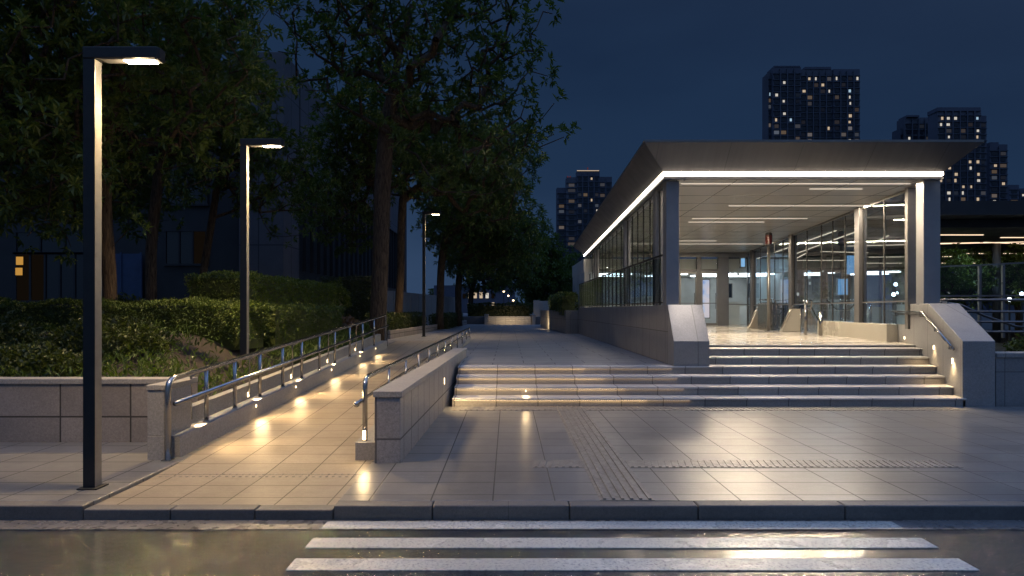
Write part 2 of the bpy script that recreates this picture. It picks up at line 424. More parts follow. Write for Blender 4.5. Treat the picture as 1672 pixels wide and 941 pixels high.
# blue fill added to the sky overhead, above the frame, for ambient and wet reflections
mz = wn('MapRange'); mz.interpolation_type = 'SMOOTHSTEP'; mz.inputs[1].default_value = .42; mz.inputs[2].default_value = .85; t.links.new(sep.outputs[2], mz.inputs[0])
bg4 = wn('Background'); bg4.inputs[0].default_value = (.25, .44, 1, 1)
mz2 = wn('Math', operation='MULTIPLY'); t.links.new(mz.outputs[0], mz2.inputs[0]); mz2.inputs[1].default_value = .78; t.links.new(mz2.outputs[0], bg4.inputs[1])
bg3 = wn('Background'); bg3.inputs[0].default_value = (.42, .64, 1, 1)
ms = wn('Math', operation='MULTIPLY'); t.links.new(pw.outputs[0], ms.inputs[0]); ms.inputs[1].default_value = .22
t.links.new(ms.outputs[0], bg3.inputs[1])
a1 = wn('AddShader'); a2 = wn('AddShader')
t.links.new(bg1.outputs[0], a1.inputs[0]); t.links.new(bg2.outputs[0], a1.inputs[1])
t.links.new(a1.outputs[0], a2.inputs[0]); t.links.new(bg3.outputs[0], a2.inputs[1]); a3 = wn('AddShader'); t.links.new(a2.outputs[0], a3.inputs[0]); t.links.new(bg4.outputs[0], a3.inputs[1]); t.links.new(a3.outputs[0], out.inputs[0])

# ------------------------------------------------------------------ ground, road, kerb, pavements
def rampz(y): return -.035 + (y - 6.2) * (.56 + .035) / (21.5 - 6.2) if y > 6.2 else -.035
struct(MB().add([(-3000,-100,-.5),(3000,-100,-.5),(3000,4000,-.5),(-3000,4000,-.5)], [(0,1,2,3)]).build('ground', M['earth']))
struct(MB().box(-70, 70, -40, 5.245, -.42, -.12).build('road', M['asphalt']))
struct(MB().box(-70, 70, 5.02, 5.243, -.119, -.114).build('road_gutter', simple('gutter_stone', (.13, .125, .12), .3, 0, 6, .3, 60, .3)))
k = MB(); random.seed(3)
xs = [-3.47 - 1.9 * i for i in range(14)][::-1] + [-2.76, -2.07, -1.43, -.62, .5, 1.55, 2.75, 4.3, 6.0] + [7.6 + 1.7 * i for i in range(10)]
for a, b in zip(xs, xs[1:]):
    j = random.uniform(-.004, .004)
    low = -.028 if (a > -3.5 and b < -1.4) else 0.
    k.box(a + .003, b - .003, 5.246 + j * .5, 5.385, -.4, low + j)
struct(k.build('kerb', M['kerb'], bevel=.012))
for i, (y0, y1) in enumerate(((5.06, 5.235), (4.66, 4.86), (4.26, 4.46), (3.84, 4.05))):
    s = MB().box(-1.465, 3.10, y0 - .03, y1 - .03, -.119, -.1125).build('crosswalk_stripe', M['paint']); struct(s)
struct(MB().box(-40, -3.47, 5.388, 7.775, -.4, .0).build('pavement', M['plaza'], bevel=.008))
struct(MB().box(-3.467, -1.433, 5.388, 6.2, -.4, -.035).build('ramp_apron', M['apron']))
struct(MB().prism([(-3.72, 6.2), (-1.44, 6.2), (-1.44, 21.5), (-3.72, 21.5)], -.45, lambda x, y: rampz(y)).build('ramp', M['apron']))
struct(MB().box(-1.43, 40, 5.388, 10.628, -.4, .0).build('plaza', M['plaza'], bevel=.008))
struct(MB().prism([(-1.24, 14.3), (-1.0, 14.28), (-.93, 12.231), (3.3, 12.231), (3.3, 46), (-1.24, 46)], -.4, .56).build('path', M['path']))
struct(MB().prism([(-9, 18.95), (-3.73, 18.95), (-3.73, 21.5), (-1.243, 21.5), (-1.243, 46), (-9, 46)], -.4, .557).build('terrace', M['path']))
# tactile strips: sheet plus raised ribs
tb = MB().box(.77, 1.23, 5.388, 10.62, .0, .004)
for i in range(6):
    x = .81 + i * .076; tb.box(x - .013, x + .013, 5.40, 10.60, .004, .017)
struct(tb.build('tactile_strip', M['tactile'], bevel=.003, seg=1))
tb = MB().box(-.9, .768, 10.20, 10.60, 0, .004).box(1.232, 7.3, 10.2, 10.6, 0, .004)
for i in range(int(8.1 / .09)):
    x = -.86 + i * .09
    if .74 < x < 1.26: continue
    tb.box(x - .018, x + .018, 10.22, 10.58, .004, .010)
struct(tb.build('tactile_strip', M['tactile']))
tb = MB().box(.25, .767, 6.50, 6.82, 0, .004).box(1.233, 4.6, 6.50, 6.82, 0, .004)
for i in range(int(4.35 / .07)):
    x = .28 + i * .07
    if .74 < x < 1.26: continue
    tb.add([(x-.014, 6.52, .01),(x+.014, 6.52, .01),(x+.064, 6.80, .01),(x+.036, 6.80, .01),(x-.014, 6.52, .004),(x+.014, 6.52, .004),(x+.064, 6.80, .004),(x+.036, 6.80, .004)],
           [(0,1,2,3),(4,5,1,0),(3,2,6,7),(4,0,3,7),(1,5,6,2)])
struct(tb.build('tactile_strip', M['tactile']))
tb = MB()
for i in range(30):
    x = -3.40 + i * .065
    for yy in (6.28, 6.36): tb.tube([(x, yy, rampz(yy)), (x, yy, rampz(yy) + .007)], [.017, .011], 8)
struct(tb.build('tactile_studs', M['tactile']))

# ------------------------------------------------------------------ stairs
CH = lambda y: 7.51 + .305 * (y - 10.63)              # inner face of the right cheek wall
st = thing('staircase', 'wide pale stone staircase of seven steps climbing to the lit station entrance', 'stairs', (3.3, 10.63, 0))
for i in range(7):
    y0 = 10.63 + .4 * i; h = .14 * (i + 1) if i < 6 else .89
    x0 = -.93 if i < 4 else 3.6
    y1 = y0 + .4 - .001
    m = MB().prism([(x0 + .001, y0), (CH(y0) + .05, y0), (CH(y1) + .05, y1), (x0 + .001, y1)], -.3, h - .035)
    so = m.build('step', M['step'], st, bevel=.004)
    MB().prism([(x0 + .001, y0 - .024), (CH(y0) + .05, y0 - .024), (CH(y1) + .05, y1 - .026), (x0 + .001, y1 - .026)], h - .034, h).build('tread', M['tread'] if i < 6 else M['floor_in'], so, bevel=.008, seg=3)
    if i < 4:  # added glow strips under the nosings, hidden by a lip, warming the steps
        MB().box(-.90, 2.3 - .3 * i, y0 - .023, y0 - .018, h - .046, h - .0345).build('glow_strip_lip', M['tread'], so)
        MB().box(-.90, 2.3 - .3 * i, y0 - .016, y0 - .004, h - .040, h - .036).build('added_nosing_glow', M['e_nose'], so)
        MB().box(2.302 - .3 * i, min(4.4 - .4 * i, 3.0), y0 - .023, y0 - .018, h - .046, h - .0345).build('glow_strip_lip', M['tread'], so)
        MB().box(2.302 - .3 * i, min(4.4 - .4 * i, 3.0), y0 - .016, y0 - .004, h - .040, h - .036).build('added_nosing_glow', M['e_nose2'], so)
struct(MB().prism([(3.42, 13.431), (8.45, 13.431), (8.62, 14.3), (9.35, 19.3), (14.2, 19.6), (14.6, 36), (3.42, 36)], -.3, .89).build('station_floor', M['floor_in']))

# ------------------------------------------------------------------ walls around ramp and stairs
wr = thing('retaining_wall', 'speckled granite wall with flat coping between the ramp and the stairs', 'wall', (-1.2, 10, 0))
MB().prism([(-1.395, 6.70), (-1.125, 6.70), (-.935, 14.29), (-1.185, 14.29)], -.3, .685).build('wall_body', M['granite'], wr, bevel=.004)
MB().prism([(-1.408, 6.685), (-1.108, 6.685), (-.918, 14.31), (-1.198, 14.31)], .687, .752).build('coping', M['granite_plain'], wr, bevel=.006)
cr_ = tag(MB().prism([(-1.64, 6.88), (-1.41, 6.88), (-1.245, 21.2), (-1.40, 21.2)], -.3, lambda x, y: rampz(y) + .19).build('low_kerb_wall', M['granite_plain'], origin=(-1.5, 6.9, 0), bevel=.006),
    'low stone kerb along the right side of the ramp carrying the wall handrail', 'kerb wall')
pw_ = thing('planter_wall', 'long stone planter wall with pale coping beside the pavement lamp', 'wall', (-5, 7.8, 0))
MB().box(-24, -3.86, 7.78, 7.99, -.3, .70).build('wall_body', M['planter'], pw_)
MB().box(-24, -3.86, 7.755, 8.01, .702, .765).build('coping', M['granite_plain'], pw_, bevel=.008)
pier = thing('wall_pier', 'squat stone pier at the foot of the ramp handrail', 'pier', (-3.74, 7, 0))
MB().box(-3.84, -3.66, 6.84, 7.42, -.3, .255).build('pier_base', M['granite_plain'], pier, bevel=.004)
MB().box(-3.84, -3.66, 6.84, 7.42, .258, .74).build('pier_body', M['granite_plain'], pier, bevel=.004)
MB().box(-3.85, -3.65, 6.83, 7.43, .743, .80).build('coping', M['granite_plain'], pier, bevel=.006)
lw = thing('ramp_side_wall', 'sloping stone wall with low ledge along the left side of the ramp', 'wall', (-3.7, 12, .2))
MB().prism([(-3.86, 7.43), (-3.745, 7.43), (-3.745, 18.9), (-3.86, 18.9)], -.3, lambda x, y: rampz(y) + .43).build('upstand', M['granite_plain'], lw, bevel=.005)
MB().prism([(-3.745, 6.98), (-3.56, 6.98), (-3.56, 18.9), (-3.745, 18.9)], -.3, lambda x, y: rampz(y) + .235).build('ledge', M['granite_plain'], lw, bevel=.008)

# station left wing wall with sloped pedestal
wl = thing('wing_wall', 'long grey stone wing wall with lit sloping end block left of the stairs', 'wall', (3.2, 14, .5))
MB().prism([(3.05, 12.31), (3.42, 12.31), (3.42, 28), (3.05, 28)], .3, 1.69).build('wall_body', M['wing'], wl, bevel=.004)
MB().add([(3.05,11.86,.5),(3.71,11.86,.5),(3.71,12.95,.5),(3.05,12.305,.5),(3.05,11.86,1.02),(3.71,11.86,1.02),(3.71,12.305,1.695),(3.05,12.305,1.695),(3.71,12.95,1.695),(3.43,12.95,1.695),(3.43,12.95,.5),(3.43,12.305,1.695),(3.43,12.305,.5)],
    [(0,1,5,4),(4,5,6,7),(1,2,8,6,5),(0,4,7,3),(11,6,8,9),(2,10,9,8),(7,11,12,3),(12,11,9,10)]).build('end_block', M['cheek'], wl, bevel=.005)
pb = tag(MB().prism([(2.50, 28.0), (3.045, 28.0), (3.045, 40), (2.0, 40), (2.15, 34)], .3, 1.57).build('planter_box', M['wing'], origin=(2.6, 30, .56), bevel=.01),
    'curved stone planter box holding a clipped hedge at the end of the wing wall', 'planter')
# right cheek wall
cw = thing('cheek_wall', 'sloping stone cheek wall right of the stairs with handrail and recessed lights', 'wall', (8, 12, 0))
yA, yB, yC = 10.63, 12.25, 14.3
MB().add([(CH(yA),yA,-.3),(CH(yA)+.54,yA,-.3),(CH(yB)+.58,yB,-.3),(CH(yC)+.1,yC,-.3),(CH(yC),yC,-.3),(CH(yB),yB,-.3),
          (CH(yA),yA,1.08),(CH(yA)+.54,yA,1.08),(CH(yB)+.58,yB,1.72),(CH(yC)+.5,yC,1.72),(CH(yC),yC,1.72),(CH(yB),yB,1.72),(CH(yC)+.5,yC,-.3)],
    [(0,1,7,6),(6,7,8,11),(11,8,9,10),(1,2,8,7),(2,12,9,8),(12,4,10,9),(0,6,11,5),(5,11,10,4)]).build('wall_body', M['cheek'], cw, bevel=.006)
rl = thing('side_wall', 'low grey wall running off right of the stair cheek wall', 'wall', (10, 10.9, 0))
MB().box(CH(10.9) + .56, 40, 10.75, 11.1, -.3, .80).build('wall_body', M['wing'], rl)
MB().box(CH(10.9) + .56, 40, 10.73, 11.2, .802, .875).build('coping', M['cheek'], rl, bevel=.006)

# ------------------------------------------------------------------ handrails
def arc(p, q, r_, n=6):
    """round the corner at q between p-q and q-r"""
    p, q, r_ = Vector(p), Vector(q), Vector(r_)
    return [(p.lerp(q, s)).lerp(q.lerp(r_, s), s) for s in [i / n for i in range(n + 1)]]
RZ = lambda y: .86 + (y - 6.9) * (1.44 - .86) / 12.
RM = lambda y: .60 + (y - 6.9) * (1.13 - .60) / 12.
hl = thing('ramp_handrail', 'two bar polished steel handrail on the left ledge of the ramp', 'handrail', (-3.62, 6.9, 0))
X = -3.615
pts = [(X, 6.83, -.01), (X, 6.83, .70)] + arc((X, 6.83, .72), (X, 6.83, .865), (X, 7.0, RZ(7.0))) + [(X, 12, RZ(12)), (X, 18.75, RZ(18.75))] + arc((X, 18.8, RZ(18.8)), (X, 18.93, RZ(18.93)), (X, 18.93, 1.3)) + [(X, 18.93, .5)]
MB().tube(pts, .032, 14).build('top_rail', M['steel'], hl, smooth=True)
Xm = X + .06
MB().tube([(Xm, 6.86, RM(6.86)), (Xm, 12, RM(12)), (Xm, 18.98, RM(18.98))], .027, 12).build('mid_rail', M['steel'], hl, smooth=True)
for y in (7.7, 8.5, 9.36, 10.3, 11.25, 12.3, 13.4, 14.65, 15.95, 17.3):
    m = MB().tube([(X, y, rampz(y) + .23), (X, y, RZ(y) - .01)], .025, 12)
    m.tube([(X, y, RM(y) - .06), (Xm, y, RM(y) - .05), (Xm, y, RM(y))], .008, 6)
    m.tube([(X, y, rampz(y) + .235), (X, y, rampz(y) + .25)], .036, 12)
    m.build('post', M['steel'], hl, smooth=True)
for y in (7.53, 9.23, 11.06, 13.27, 15.69):
    MB().tube([(X - .10, y, rampz(y) + .30), (X - .10, y, RZ(y) - .08), (X, y, RZ(y) - .02)], .014, 10).build('stanchion', M['steel'], hl, smooth=True)
MB().box(X - .05, X + .05, 6.78, 6.88, 0.001, .012).build('base_plate', M['steel'], hl, bevel=.003)

SZ = lambda y: .865 + (y - 6.9) * (1.0 - .865) / 14.
hr = thing('ramp_handrail', 'polished steel handrail with ball ended lower bar beside the granite wall', 'handrail', (-1.54, 6.9, 0))
X2 = lambda y: -1.55 + (y - 6.9) * .02
pts = [(X2(6.95), 6.95, .19), (X2(6.95), 6.95, .74)] + arc((X2(6.95), 6.95, .74), (X2(6.95), 6.95, .87), (X2(7.15), 7.15, SZ(7.15))) + [(X2(12), 12, SZ(12)), (X2(21), 21, SZ(21))]
MB().tube(pts, .027, 14).build('top_rail', M['steel'], hr, smooth=True)
m = MB()
m.tube([(X2(7) - .06, 6.82, .60), (X2(7) - .06, 7.2, .61), (X2(12) - .06, 12, .70), (X2(21) - .06, 21, .84)], .020, 12)
for k in range(6):
    a0 = -1.3 + k * .52
m.tube([(X2(7) - .06, 6.82 + .035 * math.sin(a) - .01, .60) for a in (-1.5, -1, -.5, 0, .5, 1, 1.5)], [.004, .02, .031, .035, .031, .02, .004], 12)
m.build('mid_rail', M['steel'], hr, smooth=True)
for y in (8.2, 9.4, 10.6, 11.8, 13.0, 14.3, 15.6, 17., 18.4, 19.8, 20.95):
    m = MB().tube([(X2(y), y, rampz(y) + .185), (X2(y), y, SZ(y) - .01)], .018, 10)
    zz = .60 + (y - 6.82) * .24 / 14.2
    m.tube([(X2(y), y, zz - .05), (X2(y) - .06, y, zz - .04), (X2(y) - .06, y, zz)], .008, 6)
    m.build('post', M['steel'], hr, smooth=True)

# stair handrail on cheek wall
hs = thing('stair_handrail', 'steel handrail bracketed to the inner face of the right cheek wall', 'handrail', (8, 12, 1))
off = -.085
A = (CH(14.45) + off, 14.45, 1.56); B = (CH(12.35) + off, 12.35, 1.56); C_ = (CH(10.9) + off, 10.9, .98)
for dz, dx in ((0, 0), (.055, .035)):
    q = lambda p: (p[0] + dx, p[1], p[2] + dz * 0 - (.05 if dx else 0))
    MB().tube([q(A), q(B), q(C_)], .021, 12).build('rail', M['steel'], hs, smooth=True)
for y, z in ((14.1, 1.56), (12.5, 1.56), (11.7, 1.30), (11.0, 1.02)):
    MB().tube([(CH(y) + .01, y, z - .09), (CH(y) + off, y, z - .09), (CH(y) + off, y, z - .01)], .011, 8).build('bracket', M['steel'], hs, smooth=True)

# ------------------------------------------------------------------ street lamps
def street_lamp(loc, h, label, power, s=1., ang=150, spill=.05, grp='black post lamps'):
    x, y, z = loc
    r = thing('street_lamp', label, 'street lamp', loc, grp)
    a = .05 * s
    MB().box(x - a, x + a, y - a, y + a, z + .012, z + h).build('pole', M['lamp_lit_tone'] , r, bevel=.006)
    # faces away from the lamp stay black; the rest painted lighter as if lit
    MB().prism([(x - a - .004, y - a - .004), (x + a + .0005, y - a - .004), (x + a + .0005, y - a - .0005), (x - a - .0005, y - a - .0005), (x - a - .0005, y + a + .004), (x - a - .004, y + a + .004)], z + .012, z + h + .001).build('black_faces', M['black'], r)
    hx0, hx1 = x - a - .006, x + .62 * s
    hy = a + .012
    MB().prism([(hx0, y - hy), (hx1 - .02, y - hy), (hx1, y - hy + .03), (hx1, y + hy), (hx0, y + hy)], z + h + .003, z + h + .108 * s).build('head', M['black'], r, bevel=.008)
    MB().box(x + a + .05, hx1 - .012, y - hy + .012, y + hy - .012, z + h - .004, z + h + .001).build('tray', M['lamp_lit_tone'], r)
    MB().box(x + .30 * s, hx1 - .05, y - hy + .02, y + hy - .02, z + h - .012, z + h - .005).build('lens', M['e_lamp'], r)
    MB().box(x - .09 * s, x + .09 * s, y - .09 * s, y + .09 * s, z + .001, z + .013).build('base_plate', M['black'], r, bevel=.003)
    light('SPOT', (x + .42 * s, y, z + h - .05), power, (1, .69, .34), .07, (x + .42 * s, y - .0, 0), ang, .9)
    light('POINT', (x + .42 * s, y, z + h - .06), power * spill, (1, .72, .40), .06)
    return r
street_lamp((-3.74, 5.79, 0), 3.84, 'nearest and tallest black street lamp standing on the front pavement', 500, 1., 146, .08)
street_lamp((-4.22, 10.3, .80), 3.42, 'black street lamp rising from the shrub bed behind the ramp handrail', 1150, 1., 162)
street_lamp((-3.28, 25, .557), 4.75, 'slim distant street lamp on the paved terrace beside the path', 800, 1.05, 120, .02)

# ------------------------------------------------------------------ small recessed lights
def spotlet(name, label, cat, c, n, size, power, group, spot_dir=None, ang=120, shift=.04, lens='e_path', soft=.06):
    """small lit lens at c facing n, with the glow it throws"""
    n = Vector(n).normalized(); c = Vector(c)
    u = n.cross(Vector((0, 0, 1))).normalized()
    def blk(w_, h_, d0, d1):
        p = []
        for zz in (-h_, h_):
            for a_, b_ in ((-w_, d0), (w_, d0), (w_, d1), (-w_, d1)): p.append(c + u * a_ + n * b_ + Vector((0, 0, zz)))
        return MB().hexa(p)
    r = thing(name, label, cat, tuple(c), group)
    blk(size[0] * 1.25, size[1] * 1.2, -.02, .006).build('housing', M['steel'], r)
    blk(size[0], size[1], .0065, .012).build('lens', M[lens], r)
    light('SPOT', c + n * shift, power, (1, .70, .35), soft, c + n * shift + Vector(spot_dir if spot_dir else n), ang, .8)
pos_words = ['nearest the foot of the ramp', 'second from the foot of the ramp', 'midway up the ramp', 'second from the top of the ramp', 'nearest the top of the ramp']
for y, wd in zip((7.53, 9.23, 11.06, 13.27, 15.69), pos_words):
    spotlet('path_light', 'small glowing light at the left ledge ' + wd, 'light', (-3.742, y, rampz(y) + .30), (1, -.0, 0), (.024, .032), 170, 'lights along the ramp ledge', (.8, -.1, -.30), 84, .08)
for y, wd in zip((9.05, 10.74, 12.91, 15.38, 17.2), ('lowest', 'second lowest', 'middle', 'second highest', 'highest')):  # added lit glints standing for path light reflections; they also brighten the ramp
    spotlet('ledge_glint', wd + ' of the tiny added glints standing for path light reflections on the ledge', 'light', (-3.557, y, rampz(y) + .17), (1, 0, 0), (.014, .016), 16, 'added glints on the ledge face', (.7, -.2, -.6), 150, .05, 'e_path', .13)
spotlet('path_light', 'small bright light at the foot of the right handrail post', 'light', (-1.55, 6.925, .25), (0, -1, 0), (.016, .05), 6, None, (-.4, -1, -.5), 140)
for y, z, hh, p, lb in ((11.05, .72, .06, 34, 'lowest recessed light in the cheek wall, beside the handrail end'), (11.95, .90, .045, 22, 'recessed light in the cheek wall beside the middle steps'), (13.7, 1.0, .03, 1.6, 'tiny recessed light low on the cheek wall at the landing')):
    spotlet('recessed_light', lb, 'light', (CH(y) - .0, y, z), (-1, -.3, 0), (.012, hh * .8), p, 'recessed lights in the cheek wall', (-.12, -.03, -1), 120, .05)
spotlet('step_light', 'bright round light set in the third step riser of the stairs', 'light', (.30, 11.03, .21), (0, -1, 0), (.012, .018), 4, None, (-.3, -1, -.5), 160, .06, 'e_step')
spotlet('step_light', 'slim light on the granite wall face beside the stairs', 'light', (-1.03, 10.28, .46), (1, 0, 0), (.012, .05), 40, None, (.8, .1, -.6), 150, .06)
# ------------------------------------------------------------------ station entrance pavilion
FZ = .89                                    # floor level
CZ = 4.14                                   # soffit level
LX = lambda y: 2.96 + .036 * (y - 12.3)     # lower left eave
RX = lambda y: 8.32 + .145 * (y - 12.3)     # lower right eave
GL = lambda y: 3.14 + .036 * (y - 12.5)     # left glass line
GR = lambda y: 8.34 + .146 * (y - 13.)      # right glass line
YB = 28.5                                   # entrance front
YE = 31.
stn = thing('station_entrance', 'metal and glass station entrance pavilion with glowing roof edge at the top of the stairs', 'station', (5.8, 20, FZ))
z0, z1 = 4.235, 4.69
d = .45
A0, B0, C0, D0 = (LX(12.3), 12.3), (RX(12.3), 12.3), (RX(YE), YE), (LX(YE), YE)
A1, B1, C1, D1 = (LX(12.3) - d, 12.3 - d), (RX(12.3) + d, 12.3 - d), (RX(YE) + d, YE + d), (LX(YE) - d, YE + d)
P3 = lambda p, z: (p[0], p[1], z)
roof = MB().add([P3(A0, z0), P3(B0, z0), P3(C0, z0), P3(D0, z0), P3(A1, z1), P3(B1, z1), P3(C1, z1), P3(D1, z1)],
    [(0,1,5,4),(1,2,6,5),(2,3,7,6),(3,0,4,7),(4,5,6,7),(3,2,1,0)]).build('roof', M['fascia'], stn)
MB().prism([A1, B1, C1, D1], z1 + .002, z1 + .045).build('roof_edge', M['dsteel'], roof)
# eave lip under the light
ins = .12
MB().prism([(LX(12.3) + .02, 12.32), (RX(12.3) - .02, 12.32), (RX(12.46) - .02, 12.46), (LX(12.46) + .02, 12.46)], CZ - .03, CZ + .024).build('eave_lip', M['dsteel'], stn)
MB().prism([(LX(12.47) + .02, 12.47), (LX(12.47) + .16, 12.47), (LX(YE) + .16, YE), (LX(YE) + .02, YE)], CZ - .03, CZ + .024).build('eave_lip', M['dsteel'], stn)
MB().prism([(LX(12.29) - .005, 12.29), (RX(12.29) - .0, 12.29), (RX(12.36) - .0, 12.36), (LX(12.36) + .06, 12.36)], CZ + .03, z0 - .001).build('light_strip', M['e_strip'], stn)
MB().prism([(LX(12.365) - .005, 12.365), (LX(12.365) + .05, 12.365), (LX(YE) + .05, YE), (LX(YE) - .005, YE)], CZ + .03, z0 - .001).build('light_strip', M['e_strip'], stn)
# ceiling with long panels and set-in light lines
MB().prism([(LX(12.47) + .17, 12.465), (RX(12.47) + .1, 12.465), (RX(YE) + .1, YE), (LX(YE) + .17, YE)], CZ, CZ + .02).build('ceiling', M['ceiling'], stn)
def px2x(p, y): return (p - 830) * y / 1050
for y, a, b in ((12.95, 1112, 1486), (15.7, 1190, 1411), (18.6, 1124, 1248), (24.8, 1025, 1245), (13.5, 1322, 1408), (17.9, 1130, 1318), (23.7, 1090, 1170), (29.6, 980, 1040)):
    MB().box(px2x(a, y), px2x(b, y), y - .011, y + .011, CZ - .010, CZ - .001).build('ceiling_light', M['e_ceil'], stn)
# the lit lines also carry the lamps that light the hall
for y_, x0_, x1_, p_ in ((12.95, 3.5, 8.2, 200), (15.7, 5.38, 8.7, 310), (18.6, 5.2, 7.4, 290), (24.8, 4.6, 9.8, 330)):
    a_ = bpy.data.lights.new('ceiling_lamp', 'AREA'); a_.shape = 'RECTANGLE'; a_.size = x1_ - x0_; a_.size_y = .012; a_.energy = p_; a_.color = (1, .81, .58)
    ao = bpy.data.objects.new('lamp_light', a_); COL.objects.link(ao); ao.location = ((x0_ + x1_) / 2, y_ + .0, CZ - .013)
# concealed cove lights on ledges at the wall heads
for G_, s_, nm_ in ():
    p, q = (13.8, 28.3)
    xo = lambda y, o: G_(y) + s_ * o
    MB().prism([(min(xo(p,.05),xo(p,.2)), p), (max(xo(p,.05),xo(p,.2)), p), (max(xo(q,.05),xo(q,.2)), q), (min(xo(q,.05),xo(q,.2)), q)], CZ - .16, CZ - .135).build('cove_ledge', M['dsteel'], stn)
    MB().prism([(min(xo(p,.07),xo(p,.12)), p), (max(xo(p,.07),xo(p,.12)), p), (max(xo(q,.07),xo(q,.12)), q), (min(xo(q,.07),xo(q,.12)), q)], CZ - .134, CZ - .12).build('cove_light', M['e_cove'], stn)
# columns
def column(x, y, w_, dpt, zb, name='column', mt=None):
    return MB().box(x - w_ / 2, x + w_ / 2, y, y + dpt, zb, CZ - .001 if y > 12.6 else CZ - .032).build(name, mt or M['column'], stn, bevel=.008)
column(3.195, 12.50, .255, .26, 1.68)
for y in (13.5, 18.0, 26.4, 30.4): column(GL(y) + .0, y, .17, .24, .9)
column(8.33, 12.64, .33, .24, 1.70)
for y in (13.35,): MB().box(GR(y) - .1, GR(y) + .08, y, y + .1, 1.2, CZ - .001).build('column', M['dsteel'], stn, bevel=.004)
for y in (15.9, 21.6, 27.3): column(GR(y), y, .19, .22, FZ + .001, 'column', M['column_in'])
# side glazing
def pane(xa, ya, xb, yb, zb, zt, mat, name='glass_pane', frame=True):
    a = Vector((xa, ya, 0)); b = Vector((xb, yb, 0)); dv = (b - a).normalized(); a += dv * .012; b -= dv * .012
    o = MB().add([(a.x, a.y, zb), (b.x, b.y, zb), (b.x, b.y, zt), (a.x, a.y, zt)], [(0, 1, 2, 3)]).build(name, mat, stn)
    if frame: MB().bar((b.x, b.y, zb), (b.x, b.y, zt), .022, .05, (dv.x, dv.y, 0)).build('mullion', M['black'], stn)
def run(G, ya, yb, n, zb, mat):
    for i in range(n):
        p, q = lerp(ya, yb, i / n), lerp(ya, yb, (i + 1) / n)
        pane(G(p), p, G(q), q, zb, CZ - .04, mat)
run(GL, 12.8, 13.48, 1, 1.70, M['glass']); run(GL, 13.76, 17.98, 5, 1.70, M['glass']); run(GL, 18.26, 26.38, 8, 1.70, M['glass']); run(GL, 26.66, 30.38, 4, 1.70, M['glass'])
run(GR, 13.5, 15.88, 2, 1.29, M['glass_out']); run(GR, 16.14, 18.9, 3, 1.29, M['glass_out']); run(GR, 18.9, 21.58, 2, FZ + .05, M['glass_out']); run(GR, 21.84, 27.28, 5, FZ + .05, M['glass_out']); run(GR, 27.54, 28.4, 1, FZ + .05, M['glass_out'])
# horizontal rails of the right glazing, head rail, stone curb
for za in (1.78,):
    MB().bar((GR(13.5), 13.5, za), (GR(28.4), 28.4, za), .04, .03).build('glazing_rail', M['dsteel'], stn)
MB().bar((GR(13.5), 13.5, CZ - .03), (GR(28.4), 28.4, CZ - .03), .08, .055).build('head_rail', M['dsteel'], stn)
MB().bar((GL(12.8), 12.8, CZ - .03), (GL(30.4), 30.4, CZ - .03), .08, .055).build('head_rail', M['dsteel'], stn)
MB().prism([(GR(14.2) - .16, 14.2), (GR(14.2) + .3, 14.2), (GR(18.9) + .3, 18.9), (GR(18.9) - .12, 18.9)], .5, 1.28).build('curb', M['cream'], stn, bevel=.006)
# entrance front at the back: posts, header, transom, doors
MB().box(GL(YB), 12.7, YB, YB + .12, 3.93, CZ - .002).build('header', M['dsteel'], stn)
for x0_, x1_ in ((3.75, 3.95), (5.3, 5.4), (6.5, 6.62), (7.42, 7.6), (8.36, 8.56), (9.30, 9.78), (10.62, 10.8), (12.6, 12.7)):
    MB().box(x0_, x1_, YB + .01, YB + .14, FZ + .001, 3.929).build('frame_post', M['column_in'], stn, bevel=.005)
for x0_, x1_ in ((3.952, 5.298), (5.402, 6.498), (6.622, 7.418), (7.602, 8.358), (8.562, 9.298)):
    MB().box(x0_, x1_, YB + .02, YB + .12, 3.30, 3.40).build('transom', M['column_in'], stn)
    pane(x0_ - .01, YB + .07, x1_ + .01, YB + .07, 3.40, 3.93, M['glass'], 'transom_pane', False)
for x0_, x1_ in ((3.952, 5.298), (5.402, 6.498), (9.782, 10.618), (10.802, 12.598)):
    pane(x0_ - .01, YB + .06, x1_ + .01, YB + .06, FZ + .05, 3.29 if x1_ < 9 else 3.92, M['glass'], 'front_pane', False)
    MB().box(x0_, x1_, YB + .03, YB + .09, FZ + .93, FZ + .97).build('glazing_rail', M['dsteel'], stn)
for x0_, x1_ in ((6.622, 7.418), (7.602, 8.358), (8.562, 9.298)):
    dr = MB()
    for bx_ in ((x0_, x0_ + .06, FZ + .01, 3.29), (x1_ - .06, x1_, FZ + .01, 3.29), (x0_ + .061, x1_ - .061, FZ + .01, FZ + .12), (x0_ + .061, x1_ - .061, 3.2, 3.29), (x0_ + .061, x1_ - .061, FZ + .98, FZ + 1.02)):
        dr.box(bx_[0], bx_[1], YB + .03, YB + .09, bx_[2], bx_[3])
    dd = dr.build('door', M['dsteel'], stn)
    MB().add([(x0_ + .06, YB + .06, FZ + .12), (x1_ - .06, YB + .06, FZ + .12), (x1_ - .06, YB + .06, 3.2), (x0_ + .06, YB + .06, 3.2)], [(0,1,2,3)]).build('door_glass', M['glass'], dd)
    MB().tube([(x1_ - .12, YB - .03, FZ + .75), (x1_ - .12, YB - .03, FZ + 1.45)], .014, 8).build('handle', M['steel'], dd)
